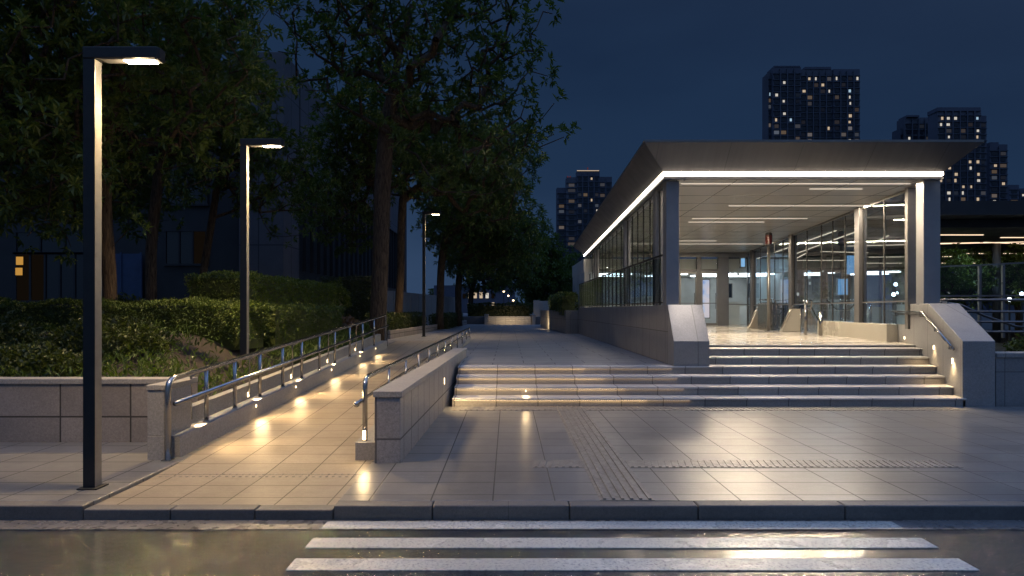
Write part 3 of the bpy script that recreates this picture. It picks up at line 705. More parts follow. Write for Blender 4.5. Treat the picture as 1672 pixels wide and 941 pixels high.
# concourse room behind
rm = MB()
rm.box(3.5, 12.6, 34, 34.2, FZ, 3.29).box(3.4, 3.6, YB + .2, 34, FZ, 3.29).box(12.6, 12.8, YB + .9, 34.2, FZ, 3.29)
rm.build('concourse_wall', simple('concourse_wall', (.55, .57, .57), .5, 0, .6, .25), stn)
MB().box(3.4, 12.8, YB + .5, 34.2, 3.30, 3.9).build('concourse_ceiling', M['white'], stn)
for y in (30.2, 32.):
    for x in (5., 7.6, 9.9, 11.7):
        MB().box(x - .8, x + .8, y - .07, y + .07, 3.25, 3.299).build('concourse_light', M['e_room'], stn)
# counters and glazed booth inside the concourse
tag(MB().box(9.9, 10.62, 29.5, 29.95, FZ + .001, FZ + 1.02).box(9.86, 10.66, 29.46, 29.99, FZ + 1.021, FZ + 1.06).build('service_counter', M['white'], origin=(10.2, 29.7, FZ), bevel=.01), 'pale service counter behind the glass beside the entrance doors', 'counter')
tag(MB().box(11.04, 12.26, 31.3, 31.9, FZ + .001, FZ + .95).box(11.0, 12.3, 31.26, 31.94, FZ + .951, FZ + 1.0).build('service_counter', M['white'], origin=(11.6, 31.6, FZ), bevel=.01), 'pale counter deep inside the concourse behind the turnstiles', 'counter')
def screen(name, label, x0_, x1_, y, za, zb, mat, cat='screen', grp=None):
    r = thing(name, label, cat, ((x0_ + x1_) / 2, y, za), grp)
    MB().box(x0_, x1_, y, y + .1, za, zb).build('casing', M['dsteel'], r, bevel=.01)
    MB().box(x0_ + .04, x1_ - .04, y - .006, y - .001, za + .04, zb - .04).build('panel', mat, r)
    return r
g = N('poster_face')
v1 = g.noise(1.6, 2, .5)
cc = g.n('ValToRGB'); g.l(v1, cc.inputs[0]); ee = cc.color_ramp.elements
ee[0].position = .38; ee[0].color = (.10, .22, .75, 1); ee[1].position = .6; ee[1].color = (.85, .75, .8, 1); q_ = ee.new(.5); q_.color = (.55, .65, .9, 1)
em = g.n('Emission'); g.l(cc.outputs[0], em.inputs[0]); em.inputs[1].default_value = .75
M['poster'] = g.done(em)
screen('poster_panel', 'backlit blue and white poster panel seen through the glass door', 8.72, 9.2, 29.3, 1.2, 3.0, M['poster'], 'poster')
screen('display_screen', 'dark display screen hanging above the pale service counter', 9.95, 10.6, 30.4, 2.15, 2.85, M['dark_glass'])
screen('light_box', 'large blue glowing light box high in the hall beyond the right glazing', 14.7, 15.5, 28.0, 3.1, 4.0, M['e_blue'], 'light box')
screen('light_box', 'small blue glowing light box below the larger one beyond the right glazing', 14.0, 14.5, 27.4, 2.2, 2.95, M['e_blue'], 'light box')
screen('light_box', 'narrow pale blue light box near the entrance corner', 10.2, 10.45, YB - .2, 3.45, 3.9, M['e_blue'], 'light box')
screen('notice_board', 'yellow notice board behind the right glazing by the cheek wall', 10.15, 10.75, 16.2, 1.42, 1.70, simple('yellow_board', (.5, .36, .06), .5), 'sign')

# glass guard on the wing wall
gd = thing('glass_guard', 'greenish glass guard rail standing on the left wing wall', 'railing', (3.1, 20, 1.69))
GX = 3.075
nP = 22
for i in range(nP):
    ya = lerp(12.95, 27.8, i / nP); yb = lerp(12.95, 27.8, (i + 1) / nP)
    fr = ya > 20.4
    MB().box(GX - .006, GX + .006, ya + .015, yb - .015, 1.76, 2.66).build('pane', M['glass_frost'] if fr else M['glass'], gd)
    MB().box(GX - .014, GX + .014, yb - .012, yb + .012, 1.691, 2.67).build('post', M['black'] if not fr else M['dsteel'], gd)
MB().bar((GX, 12.8, 2.69), (GX, 27.85, 2.69), .04, .03).build('top_rail', M['black'], gd)
MB().bar((GX, 12.8, 1.745), (GX, 27.85, 1.745), .03, .02).build('bottom_rail', M['black'], gd)

# pole with red signal head
x, y = 8.34, 20.6
sp_ = thing('signal_pole', 'slim steel pole with a dark red drum near the top inside the pavilion', 'pole', (x, y, FZ))
MB().tube([(x, y, FZ + .001), (x, y, 3.62)], .05, 16).build('pole', M['dsteel'], sp_, smooth=True)
MB().tube([(x, y, FZ + .001), (x, y, FZ + .03)], .12, 16).build('base_plate', M['dsteel'], sp_)
hd = MB().tube([(x, y, 3.62), (x, y, 3.66), (x, y, 4.04), (x, y, 4.07)], [.06, .105, .105, .07], 18).build('drum', M['black'], sp_)
MB().tube([(x, y, 3.70), (x, y, 3.98)], .112, 18, False).build('red_band', M['red'], hd, smooth=True)
# stone balustrades with handrails
def balustrade(label, x, y, s=1., rz=0):
    r = thing('stair_balustrade', label, 'balustrade', (x, y, FZ), 'stone balustrades inside the pavilion')
    MB().add([(x-.55*s,y-.12,FZ+.002),(x+.25*s,y-.12,FZ+.002),(x+.25*s,y+.12,FZ+.002),(x-.55*s,y+.12,FZ+.002),
              (x-.10*s,y-.12,FZ+1.0*s),(x+.25*s,y-.12,FZ+1.0*s),(x+.25*s,y+.12,FZ+1.0*s),(x-.10*s,y+.12,FZ+1.0*s)],
             [(3,2,1,0),(4,5,6,7),(0,1,5,4),(1,2,6,5),(2,3,7,6),(3,0,4,7)]).build('slab', M['cream'], r, bevel=.01)
    MB().tube([(x-.62*s,y-.17,FZ+.1),(x-.14*s,y-.17,FZ+1.12*s),(x+.3*s,y-.17,FZ+1.12*s)], .022, 10).build('rail', M['steel'], r, smooth=True)
    MB().tube([(x+.24*s,y-.17,FZ+.002),(x+.24*s,y-.17,FZ+1.1*s)], .018, 10).build('post', M['steel'], r, smooth=True)
    return r
balustrade('cream stone balustrade just left of the signal pole base', 9.5, 24.5, .68)
balustrade('cream stone balustrade between the signal pole and the pair of short posts', 9.3, 21., .74)
balustrade('small cream balustrade close to the right glazing columns', 11.9, 21., .8)
# curved guide rail with two short posts
gr = thing('guide_rail', 'curved steel guide rail on two short posts in the pavilion', 'railing', (8.4, 17.7, FZ))
MB().tube([(8.18, 17.7, FZ+.002), (8.18, 17.7, FZ+.86)], .03, 12).build('post', M['steel'], gr, smooth=True)
MB().tube([(8.50, 17.5, FZ+.002), (8.50, 17.5, FZ+.66)], .05, 14).build('post', M['steel'], gr, smooth=True)
MB().tube([(8.18, 17.7, FZ+.82), (8.3, 17.75, FZ+.98), (8.45, 17.9, FZ+.95), (8.6, 18.3, FZ+.7), (8.8, 18.9, FZ+.72), (8.95, 19.5, FZ+1.0)], .022, 12).build('rail', M['steel'], gr, smooth=True)
# turnstiles
def turnstile(x, y, label):
    r = thing('turnstile', label, 'turnstile', (x, y, FZ), 'turnstiles in front of the concourse glass')
    MB().box(x - .10, x + .10, y - .5, y + .5, FZ + .002, FZ + .95).build('cabinet', M['steel'], r, bevel=.04, seg=3)
    MB().box(x - .08, x + .08, y - .3, y + .3, FZ + .951, FZ + .97).build('reader', M['dark_glass'], r)
    MB().tube([(x + .1, y, FZ + .75), (x + .42, y, FZ + .72)], .02, 8).tube([(x + .1, y, FZ + .75), (x + .26, y - .2, FZ + .48)], .02, 8).build('arm', M['steel'], r, smooth=True)
    MB().tube([(x - .02, y - .5, FZ + .1), (x - .02, y - .62, FZ + .3), (x - .02, y - .62, FZ + .9), (x - .02, y - .5, FZ + 1.08), (x - .02, y + .5, FZ + 1.08)], .016, 8).build('hoop', M['steel'], r, smooth=True)
for i, wd in enumerate(('first steel turnstile right of the signal pole', 'second steel turnstile right of the signal pole', 'third steel turnstile right of the signal pole', 'fourth steel turnstile from the signal pole', 'steel turnstile farthest right beyond the glazing')):
    turnstile(10.05 + i * .72 + (.9 if i > 2 else 0), 25.2 + (.2 * i), wd)

turnstile(9.2, 23.0, 'steel turnstile inside the glazing right behind the signal pole')
turnstile(9.6, 23.6, 'steel turnstile inside the glazing nearest the glass wall')
def guard(label, a, b, n):
    r = thing('guard_railing', label, 'railing', (*a, FZ), 'steel guard railings beyond the glazing')
    for i in range(n + 1):
        x, y = lerp(a[0], b[0], i / n), lerp(a[1], b[1], i / n)
        MB().tube([(x, y, FZ + .002), (x, y, FZ + 1.04)], .018, 8).build('post', M['steel'], r, smooth=True)
    for z in (.35, .7, 1.05): MB().tube([(*a, FZ + z), (*b, FZ + z)], .018, 8).build('rail', M['steel'], r, smooth=True)
guard('steel guard railing crossing behind the right glazing', (10.6, 22.2), (13.6, 21.6), 8)
guard('steel guard railing running back beyond the right glazing', (12.6, 22.6), (13.2, 28.), 8)
# ------------------------------------------------------------------ right: dark canopy, fence, tubes
cn = thing('side_canopy', 'broad dark canopy with thin warm light lines beyond the pavilion', 'canopy', (20, 24, 0))
MB().prism([(10.0, 19.2), (40, 18.5), (40, 42), (13.9, 42)], 4.42, 4.84).build('roof', M['black_soffit'], cn)
MB().prism([(10.15, 20.0), (40, 19.4), (40, 41.8), (13.95, 41.8)], 4.15, 4.40).build('soffit', M['black_soffit'], cn)
for x, y in ((18.6, 24.5), (17.5, 33.), (26, 24)):
    MB().tube([(x, y, -.4), (x, y, 4.149)], .13, 14).build('column', M['black_soffit'], cn, smooth=True)
for a, b in (((14.4, 21.8), (16.1, 21.8)), ((17.3, 22.6), (23.5, 22.5)), ((15.4, 24.8), (17.8, 24.3)), ((17.9, 24.2), (20.5, 24.9)), ((13.5, 25.6), (19.5, 24.0)), ((19.6, 23.9), (25.5, 22.4)), ((20.6, 29.), (30, 29.)), ((17.4, 31.), (21.5, 30.6)), ((13.6, 28.), (16., 28.6)), ((14., 33), (17.5, 33)), ((10.5, 20.6), (12.7, 34.)), ((11.2, 20.4), (13.2, 30.)), ((13., 22.), (13.9, 24.5)), ((13.4, 29.), (15.5, 36)), ((19.5, 35), (27, 35))):
    MB().bar((*a, 4.135), (*b, 4.135), .05, .02).build('light_line', M['e_canopy'], cn)
for p_, e_ in (((11.6, 22.4, 4.10), 60), ((12.4, 27.5, 4.10), 60), ((17.5, 23.4, 4.10), 40)):
    a_ = bpy.data.lights.new('canopy_lamp', 'AREA'); a_.shape = 'RECTANGLE'; a_.size = 1.6; a_.size_y = .04; a_.energy = e_; a_.color = (.62, .82, 1)
    ao = bpy.data.objects.new('lamp_light', a_); COL.objects.link(ao); ao.location = p_
fx = thing('glass_fence', 'glass panel fence with grey posts right of the pavilion', 'fence', (11, 13.6, 0))
fp = [(8.95, 14.05, 2.53), (10.15, 13.85, 2.56), (10.30 + .28, 13.75, 2.585), (11.0, 13.65, 2.60), (12.6, 13.3, 2.66), (15.0, 12.9, 2.72)]
for i, (x, y, zt) in enumerate(fp):
    if i in (1, 2, 3, 4): MB().bar((x, y, 1.0), (x, y, zt), .05, .05, (0, 1, 0)).build('post', M['rail_grey'], fx)
    if i:
        a = fp[i-1]
        MB().bar((a[0], a[1], a[2]), (x, y, zt), .045, .03).build('top_rail', M['rail_grey'], fx)
        MB().bar((a[0], a[1], 1.90), (x, y, 1.90), .04, .03).build('lower_rail', M['rail_grey'], fx)
        MB().add([(a[0] + .04, a[1], 1.92), (x - .04, y, 1.92), (x - .04, y, zt - .02), (a[0] + .04, a[1], a[2] - .02)], [(0,1,2,3)]).build('pane', M['glass_fence'], fx)
tr_ = thing('tube_fence', 'fence of four horizontal grey tubes behind the cheek wall', 'fence', (10.5, 12.9, 0))
for z, r_ in ((1.80, .028), (1.565, .024), (1.36, .024), (1.16, .024)):
    MB().tube([(8.6, 13.0, z), (16, 12.7, z - .02)], r_, 10).build('rail', M['rail_grey'], tr_, smooth=True)
for x in (8.9, 10.62, 12.4): MB().bar((x, 13.03, .2), (x, 13.03, 1.8), .04, .04, (0, 1, 0)).build('post', M['rail_grey'], tr_)
ct = tag(MB().tube([(8.9, 13.3, 1.76), (9.35, 13.3, 1.70), (9.8, 13.25, 1.48), (10.4, 13.2, 1.26), (11.2, 13.2, 1.16)], .026, 10).build('sloping_handrail', M['rail_grey'], origin=(9, 13.3, 1), smooth=True), 'bent grey handrail sloping down behind the tube fence', 'handrail')
struct(MB().box(8.95, 40, 11.21, 40, -.4, .35).build('lower_garden', M['soil']))

# ------------------------------------------------------------------ left building
lb = thing('office_building', 'dark stone office building with flat roof behind the trees on the left', 'building', (-18, 36, 0))
MB().box(-45, -9.8, 28, 62, -.4, 12.1).build('wall', M['facade_d'], lb)
MB().box(-11.65, -9.72, 27.8, 29.9, -.4, 12.75).build('corner_tower', M['facade_l'], lb, bevel=.02)
MB().box(-45, -11.66, 27.9, 28, 8.6, 12.3).build('upper_cladding', M['facade_l'], lb)
MB().box(-9.795, -9.70, 30, 60, 8.2, 12.6).build('side_cladding', M['facade_l'], lb)
for i in range(26):
    y = 30.3 + i * 1.15
    MB().box(-9.70, -9.52, y, y + .09, 3.4, 8.1).build('fin', M['facade_d'], lb)
MB().box(-9.74, -9.48, 30, 60, 8.1, 8.24).build('cornice', M['facade_l'], lb)
def win(x0_, x1_, za, zb, n, lits=()):
    f = MB()
    f.box(x0_ - .08, x1_ + .08, 27.88, 27.99, zb, zb + .09).box(x0_ - .08, x1_ + .08, 27.88, 27.99, za - .09, za)
    for i in range(n + 1):
        xx = lerp(x0_, x1_, i / n); f.box(xx - .04, xx + .04, 27.90, 27.98, za + .001, zb - .001)
    fo = f.build('window', M['facade_d'], lb)
    for i in range(n):
        MB().box(lerp(x0_, x1_, i / n) + .041, lerp(x0_, x1_, (i + 1) / n) - .041, 27.95, 27.999, za + .002, zb - .002).build('pane', lits.get(i, M['dark_glass']) if lits else M['dark_glass'], fo)
win(-21.4, -18.2, 2.0, 4.0, 5, {0: M['e_dim'], 1: M['e_dim']})
win(-21.4, -18.2, 4.1, 4.95, 3)
win(-14.9, -13.1, 3.6, 5.0, 3, {2: M['e_dim']})
win(-21.4, -18.2, 6.2, 7.8, 4)
win(-16.5, -13.1, 6.2, 7.8, 4)
for x, za, zb in ((-21.22, 3.55, 3.9), (-21.25, 3.1, 3.42)):
    MB().box(x - .14, x + .14, 27.90, 27.94, za, zb).build('lit_blind', M['e_orange'], lb)
bb = tag(MB().box(-17.4, -15.7, 27.5, 27.6, 1.1, 4.0).box(-17.44, -17.36, 27.45, 27.49, 1.1, 4.05).box(-16.58, -16.52, 27.45, 27.49, 1.1, 4.05).box(-15.74, -15.66, 27.45, 27.49, 1.1, 4.05).build('site_hoarding', M['blue_board'], origin=(-16.5, 27.5, 1.1)), 'blue panelled hoarding against the dark building behind the trunk', 'hoarding')
fw = thing('boundary_wall', 'pale panelled boundary wall behind the trees along the path', 'wall', (-5.5, 38, .5))
n = 14
for i in range(n):
    a = (lerp(-7.4, -4.4, i / n), lerp(29, 55, i / n)); b = (lerp(-7.4, -4.4, (i + .93) / n), lerp(29, 55, (i + .93) / n))
    MB().bar((*a, 1.55), (*b, 1.55), .1, 2.2).build('panel', M['granite_plain'], fw)

# ------------------------------------------------------------------ far end of the path
fs = thing('end_steps', 'short flight of lit steps closing the far end of the path', 'stairs', (.15, 45, .56))
for i in range(4): MB().box(-1.42, 1.62, 45 + .35 * i, 45 + .35 * (i + 1) - .002, .3, .56 + .14 * (i + 1)).build('step', M['step'], fs, bevel=.01)
struct(MB().box(-9, 9, 46.41, 130, -.4, 1.1).build('far_terrace', M['concrete']))
for x, lb_ in ((-1.55, 'low stone post left of the far lit steps'), (1.78, 'low stone post right of the far lit steps')):
    tag(MB().box(x - .12, x + .12, 44.9, 46.3, .3, 1.22).box(x - .14, x + .14, 44.88, 46.32, 1.221, 1.27).build('stone_post', M['granite_plain'], origin=(x, 45, .56), bevel=.01), lb_, 'post')
tag(MB().box(1.93, 4.0, 45.2, 46.2, .3, 1.1).build('end_wall', M['concrete'], origin=(3, 45.5, .56)), 'dark low wall right of the far lit steps', 'wall')
tag(MB().box(1.85, 2.3, 47.2, 47.7, 1.0, 2.3).box(2.3, 5.5, 47.4, 47.6, 1.0, 2.25).build('gate_pillar', M['granite_plain'], origin=(2, 47.5, 1.1)), 'stone gate pillar with dark wall behind the far steps', 'pillar')
light('SPOT', (.1, 43.9, 2.2), 260, (1, .72, .38), .2, (.1, 45.3, .8), 100)
light('SPOT', (1.55, 34.0, .75), 130, (1, .72, .38), .05, (2.3, 34.8, .9), 130)
light('SPOT', (3.38, 12.30, 4.07), 800, (1, .86, .74), .03, (3.36, 12.10, 1.4), 22, 1.)   # soffit downlight over the end block
tag(MB().tube([(3.38, 12.345, 4.08), (3.38, 12.345, 4.109)], .02, 12).build('downlight', M['dsteel'], origin=(3.38, 12.345, 4.08)), 'tiny spotlight under the eave above the sloping end block', 'light')
fb = thing('low_building', 'low far building with warm lit windows between the trunks left of the path end', 'building', (-4.5, 95, .5))
MB().box(-11, 1, 95, 104, .5, 5.2).build('wall', M['tower'], fb)
random.seed(21)
for i in range(16):
    x = -8.2 + (i % 8) * .85 + random.uniform(-.1, .1); z = 1.7 + (i // 8) * 1.6
    if random.random() < .75: MB().box(x - .22, x + .22, 94.9, 94.99, z, z + random.uniform(.5, 1.)).build('window', random.choice([M['e_warm'], M['e_warm'], M['e_white'], M['e_dim']]), fb)
for x, y, z, l_ in ((-.62, 88, 4.1, 'tall far street light above the path end'), (.0, 92, 3.6, 'middle far street light above the path end'), (.35, 110, 3.4, 'rightmost far street light above the path end'), (.7, 90, 2.9, 'lowest far street light above the path end')):
    r = thing('distant_lamp', l_, 'street light', (x, y, 1.1), 'far street lights')
    MB().tube([(x, y, 1.1), (x, y, z - .1)], .05, 6).build('pole', M['black'], r)
    bm_ = MB().tube([(x, y, z - .12), (x, y, z - .06), (x, y, z + .06), (x, y, z + .12)], [.03, .12, .12, .03], 8).build('globe', M['e_far'], r)

for x, y, z, l_ in ((13.9, 23.2, 2.15, 'small white garden light behind the right glazing'), (15.3, 25.4, 2.6, 'round white garden light farther behind the right glazing'), (17.3, 22.2, 1.95, 'white garden light low behind the glass fence'), (19.4, 24.3, 2.2, 'garden light at the right edge behind the fence'), (16.6, 27.5, 2.3, 'dim garden light deep under the dark canopy')):
    r = thing('garden_light', l_, 'garden light', (x, y, .35), 'garden lights under the dark canopy')
    MB().tube([(x, y, .35), (x, y, z - .06)], .03, 8).build('pole', M['black'], r)
    MB().tube([(x, y, z - .07), (x, y, z - .04), (x, y, z + .04), (x, y, z + .07)], [.02, .06, .06, .02], 10).build('globe', M['e_room'], r, smooth=True)
# ------------------------------------------------------------------ towers
def tower(label, blocks, seed, bay, flo, lit, grp='apartment towers on the skyline', Y=300., crown=None):
    """blocks: (x0, x1, y, ztop, material)"""
    rnd = random.Random(seed)
    r = thing('apartment_tower', label, 'tower', ((blocks[0][0] + blocks[0][1]) / 2, Y, 0), grp)
    dark = MB(); fins = MB(); nlit = 0; lits = []
    for bi, (x0_, x1_, y, zt, mt) in enumerate(blocks):
        MB().box(x0_, x1_, y, y + 7, 0, zt).build('wall', M[mt], r)
        nb = max(1, int((x1_ - x0_) / bay)); nf = int((zt - 4) / flo)
        bw = (x1_ - x0_) / nb
        bias = [rnd.choice((.15, .5, 1., 1.9, 2.6)) for _ in range(nb)]
        for b in range(nb):
            xc = x0_ + (b + .5) * bw
            if b: fins.box(xc - bw / 2 - .25, xc - bw / 2 + .25, y - .7, y - .01, 0, zt - 1)
            for k_ in range(nf):
                zc = zt - 4.5 - k_ * flo
                if zc < 8: break
                ww = bw * rnd.choice((.27, .27, .34)); hh = flo * .27
                if rnd.random() < lit * bias[b] and len(lits) < 98:
                    s_ = rnd.uniform(.45, .8)
                    lits.append((xc + rnd.choice((-.3, 0, .3)) * ww, y, zc, ww * s_ * .82, hh * rnd.uniform(.65, .95)))
                else: dark.box(xc - ww, xc + ww, y - .25, y - .02, zc - hh, zc + hh)
    for x, y, z, a, b in lits:
        m = rnd.choice(['e_white'] * 6 + ['e_warm'] * 3 + ['e_cool'])
        MB().box(x - a, x - a * .08, y - .32, y - .27, z - b, z + b).box(x + a * .08, x + a, y - .32, y - .27, z - b, z + b).build('lit_window', M[m], r)
    o = dark.build('window', M['tower_glass'], r); o['kind'] = 'stuff'
    for x0_, x1_, y, zt, mt in blocks:
        for k_ in range(int((zt - 4) / flo)):
            zz = zt - 3.1 - k_ * flo
            if zz < 8: break
            fins.box(x0_ + .02, x1_ - .02, y - .5, y - .012, zz - .14, zz + .14)
    if fins.v: fins.build('facade_fins', M['tower_fin'], r)
    for c_ in (crown or []): MB().box(*c_).build('roof_parapet', M['tower'], r)
    return r
f3 = lambda p, Y: (p - 830) * Y / 1050
z3 = lambda p, Y: 1.6 - (p - 506) * Y / 1050
Y = 300
tower('tall dark apartment tower directly above the pavilion roof', [(f3(1257, Y), f3(1262, Y), Y + 2, z3(116, Y), 'tower2'), (f3(1262, Y), f3(1308, Y), Y, z3(109.5, Y), 'tower'), (f3(1308, Y), f3(1361, Y), Y + 1.2, z3(112, Y), 'tower2'), (f3(1361, Y), f3(1404, Y), Y, z3(113, Y), 'tower')], 4, 3.0, 2.9, .16, crown=[(f3(1264, Y), f3(1306, Y), Y - .2, Y + 6, z3(109.5, Y), z3(107.8, Y)), (f3(1316, Y), f3(1359, Y), Y + 1, Y + 7, z3(112, Y), z3(108, Y))])
tower('widest far apartment tower at right with a flat dark crown', [(f3(1531, Y), f3(1602, Y), Y, z3(178, Y), 'tower2'), (f3(1602, Y), f3(1616, Y), Y + 2, z3(187, Y), 'tower')], 11, 3.0, 2.9, .17, crown=[(f3(1530, Y), f3(1600, Y), Y - .5, Y + 7, z3(182, Y), z3(176, Y))])
tower('narrow pale tower left of the flat crowned tower', [(f3(1474, 320), f3(1478, 320), 322, z3(208, 320), 'tower'), (f3(1478, 320), f3(1531, 320), 320, z3(192, 320), 'tower2')], 8, 3.0, 3., .1, Y=320, crown=[(f3(1479, 320), f3(1499, 320), 319, 326, z3(192, 320), z3(189, 320))])
tower('lower tower stepping down right of the flat crowned tower', [(f3(1616, 310), f3(1645, 310), 310, z3(236, 310), 'tower')], 13, 2.9, 2.9, .2, Y=310, crown=[(f3(1618, 310), f3(1632, 310), 310.5, 325, z3(236, 310), z3(232, 310))])
tower('short distant block at the right edge of the skyline', [(f3(1648, 420), f3(1664, 420), 420, z3(302, 420), 'tower'), (f3(1664, 420), f3(1700, 420), 424, z3(306, 420), 'tower')], 17, 3.4, 3.2, .05, Y=420)
Y = 360
lt = tower('stepped blue grey tower with lit crown left of the pavilion roof', [(f3(910, Y), f3(925, Y), Y + 3, z3(305, Y), 'tower'), (f3(925, Y), f3(942, Y), Y + 1, z3(289, Y), 'tower2'), (f3(942, Y), f3(979, Y), Y, z3(279, Y), 'tower'), (f3(979, Y), f3(1000, Y), Y + 1.5, z3(288, Y), 'tower2')], 31, 3.1, 3., .05, Y=360)
MB().box(f3(942, Y), f3(978, Y), Y - .4, Y - .1, z3(279.5, Y), z3(278.6, Y)).build('crown_light', M['e_warm'], lt)
for p in (927, 931, 959.5):
    MB().box(f3(p - .7, Y), f3(p + .7, Y), Y - .4, Y - .1, z3(290 if p < 940 else 277, Y), z3(288 if p < 940 else 274, Y)).build('beacon', M['e_red'], lt)
tower('farthest low tower between the trees and the pavilion', [(f3(905, 430), f3(960, 430), 430, z3(452, 430) + 14, 'tower2')], 37, 3.4, 3.2, .12, Y=430)
# ------------------------------------------------------------------ planting
def bedz(x, y):
    base = .64 + .56 * sm(8.0, 11.4, y)
    edge = rampz(y) + .36
    if y > 18.9: edge = .62
    return lerp(edge, base, sm(-3.9, -5.6, x))
m = MB(); nx_, ny_ = 44, 46
gx = [-30 + (26.14) * (1 - (1 - i / nx_) ** 2.2) for i in range(nx_ + 1)]; gy = [8.0 + 20 * (j / ny_) ** 1.3 for j in range(ny_ + 1)]
random.seed(5)
for j in range(ny_ + 1):
    for i in range(nx_ + 1):
        m.v.append((gx[i], gy[j], bedz(gx[i], gy[j]) + (random.uniform(-.025, .025) if gx[i] < -4 else -.02)))
for j in range(ny_):
    for i in range(nx_):
        if gy[j + 1] > 18.9 and gx[i] > -5.2: continue
        a = j * (nx_ + 1) + i; m.f.append((a, a + 1, a + nx_ + 2, a + nx_ + 1))
struct(m.build('garden_bed', M['soil'], smooth=True))

def leaf(mb, p, d, L, W, rnd, fold=.25):
    """one folded leaf at p growing along d"""
    d = d.normalized()
    up = Vector((rnd.uniform(-.4, .4), rnd.uniform(-.4, .4), 1))
    s = d.cross(up)
    if s.length < 1e-3: s = Vector((1, 0, 0))
    s.normalize(); nrm = s.cross(d)
    mid = p + d * L * .5 + nrm * W * fold
    n = len(mb.v)
    mb.v += [tuple(p), tuple(mid + s * W * .5), tuple(p + d * L - nrm * L * .12), tuple(mid - s * W * .5)]
    mb.f += [(n, n + 1, n + 2), (n, n + 2, n + 3)]
def rvec(rnd):
    while True:
        v = Vector((rnd.uniform(-1, 1), rnd.uniform(-1, 1), rnd.uniform(-1, 1)))
        if .05 < v.length < 1: return v.normalized()
def rosette(mb, p, ax, L, rnd, k=7):
    a = ax.orthogonal().normalized(); b = ax.cross(a).normalized()
    t0 = rnd.uniform(0, 6.28)
    for i in range(k):
        t = t0 + i * 6.283 / k + rnd.uniform(-.3, .3); o = rnd.uniform(.15, .7)
        d_ = (a * math.cos(t) + b * math.sin(t)) * (1 - o * .5) + ax * o + Vector((0, 0, .05))
        l_ = L * rnd.uniform(.7, 1.15)
        leaf(mb, p, d_, l_, l_ * rnd.uniform(.30, .44), rnd)

def tree(label, base, rt, fork, lobes, n, L, seed, mat='leaf_a', lean=(0, 0), ros=4, grp='broadleaf trees along the planting', name='shade_tree', gap=.0, twig=.38, spread=.75):
    """trunk, branches grown to scattered points in the crown lobes, leaf rosettes on the twigs"""
    rnd = random.Random(seed)
    base = Vector(base)
    top = Vector((lobes[0][0] + lean[0], lobes[0][1] + lean[1], lobes[0][2] + lobes[0][5] * .35))
    nodes = []; par = []
    nseg = 12
    for i in range(nseg + 1):
        t_ = i / nseg
        p = base.lerp(top, t_)
        if lean == (0, 0): p.x = lerp(base.x, top.x, t_ ** 2.2); p.y = lerp(base.y, top.y, t_ ** 2.2)
        p += Vector((math.sin(t_ * 5 + seed) * .10, math.cos(t_ * 4 + seed) * .08, 0)) * min(1, t_ * 3)
        nodes.append(p); par.append(i - 1)
    ntr = len(nodes)
    pts = []
    wsum = sum(l[3] * l[4] * l[5] for l in lobes)
    for l in lobes:
        for _ in range(int(n * l[3] * l[4] * l[5] / wsum)):
            v = rvec(rnd) * (rnd.random() ** .42)
            pts.append(Vector((l[0] + v.x * l[3], l[1] + v.y * l[4], l[2] + v.z * l[5])))
    mid = base.lerp(top, .7)
    pts.sort(key=lambda q: (q - mid).length)
    tips = []
    for q in pts:
        best = None; bd = 1e9
        for i, p in enumerate(nodes):
            if p.z < fork and i < ntr: continue
            dd = (q - p)
            c_ = dd.length + max(0, p.z + .25 - q.z) * .55 + (.35 if i < ntr else 0)
            if c_ < bd: bd = c_; best = i
        p = nodes[best]; dd = q - p
        if dd.length < .12: continue
        k_ = max(1, min(4, int(dd.length / .55)))
        prev = best
        for s_ in range(1, k_ + 1):
            f_ = s_ / k_
            w_ = p.lerp(q, f_) + Vector((0, 0, -math.sin(f_ * 3.14) * dd.length * .06))
            if s_ < k_: w_ += rvec(rnd) * .035 * dd.length
            nodes.append(w_); par.append(prev); prev = len(nodes) - 1
        tips.append(prev)
    cnt = [0] * len(nodes)
    for t_ in tips:
        i = t_
        while i >= 0: cnt[i] += 1; i = par[i]
    tot = max(1, cnt[0])
    rad = [max(.007, rt * (c_ / tot) ** .46) for c_ in cnt]
    for i in range(ntr): rad[i] = max(rad[i], rt * (1 - .75 * i / ntr))
    rad[0] = rt * 1.3; rad[1] = max(rad[1], rt * 1.02)
    r = thing(name, label, 'tree', tuple(base), grp)
    tk = MB()
    # main stem as one tube, then the boughs edge by edge
    tk.tube(nodes[:ntr], rad[:ntr], 14)
    br = tk
    for i in range(ntr, len(nodes)):
        if cnt[i] == 0: continue
        pr = par[i]
        ra = min(rad[pr], rad[i] * 1.35)
        br.tube([nodes[pr], nodes[i]], [ra, rad[i]], 7 if rad[i] > .03 else (5 if rad[i] > .013 else 3), False)
    for i in range(ntr, len(nodes)):                             # tie any loose bough into the stem it grows from
        pass
    br.build('trunk', M['bark'], r, smooth=True)
    lf = MB()
    for t_ in tips:
        q = nodes[t_]; out_ = (q - nodes[par[t_]]).normalized()
        if rnd.random() < gap: continue
        for _ in range(rnd.choice((ros - 1, ros, ros, ros + 1))):
            d_ = (out_ * .8 + rvec(rnd) * .9 + Vector((0, 0, .25))).normalized()
            p = q + d_ * rnd.uniform(.08, twig) * (L / .2) * spread * 1.3
            rosette(lf, p, d_, L, rnd, rnd.choice((5, 6, 7, 8)))
    lf.build('crown', M[mat], r)
    return r
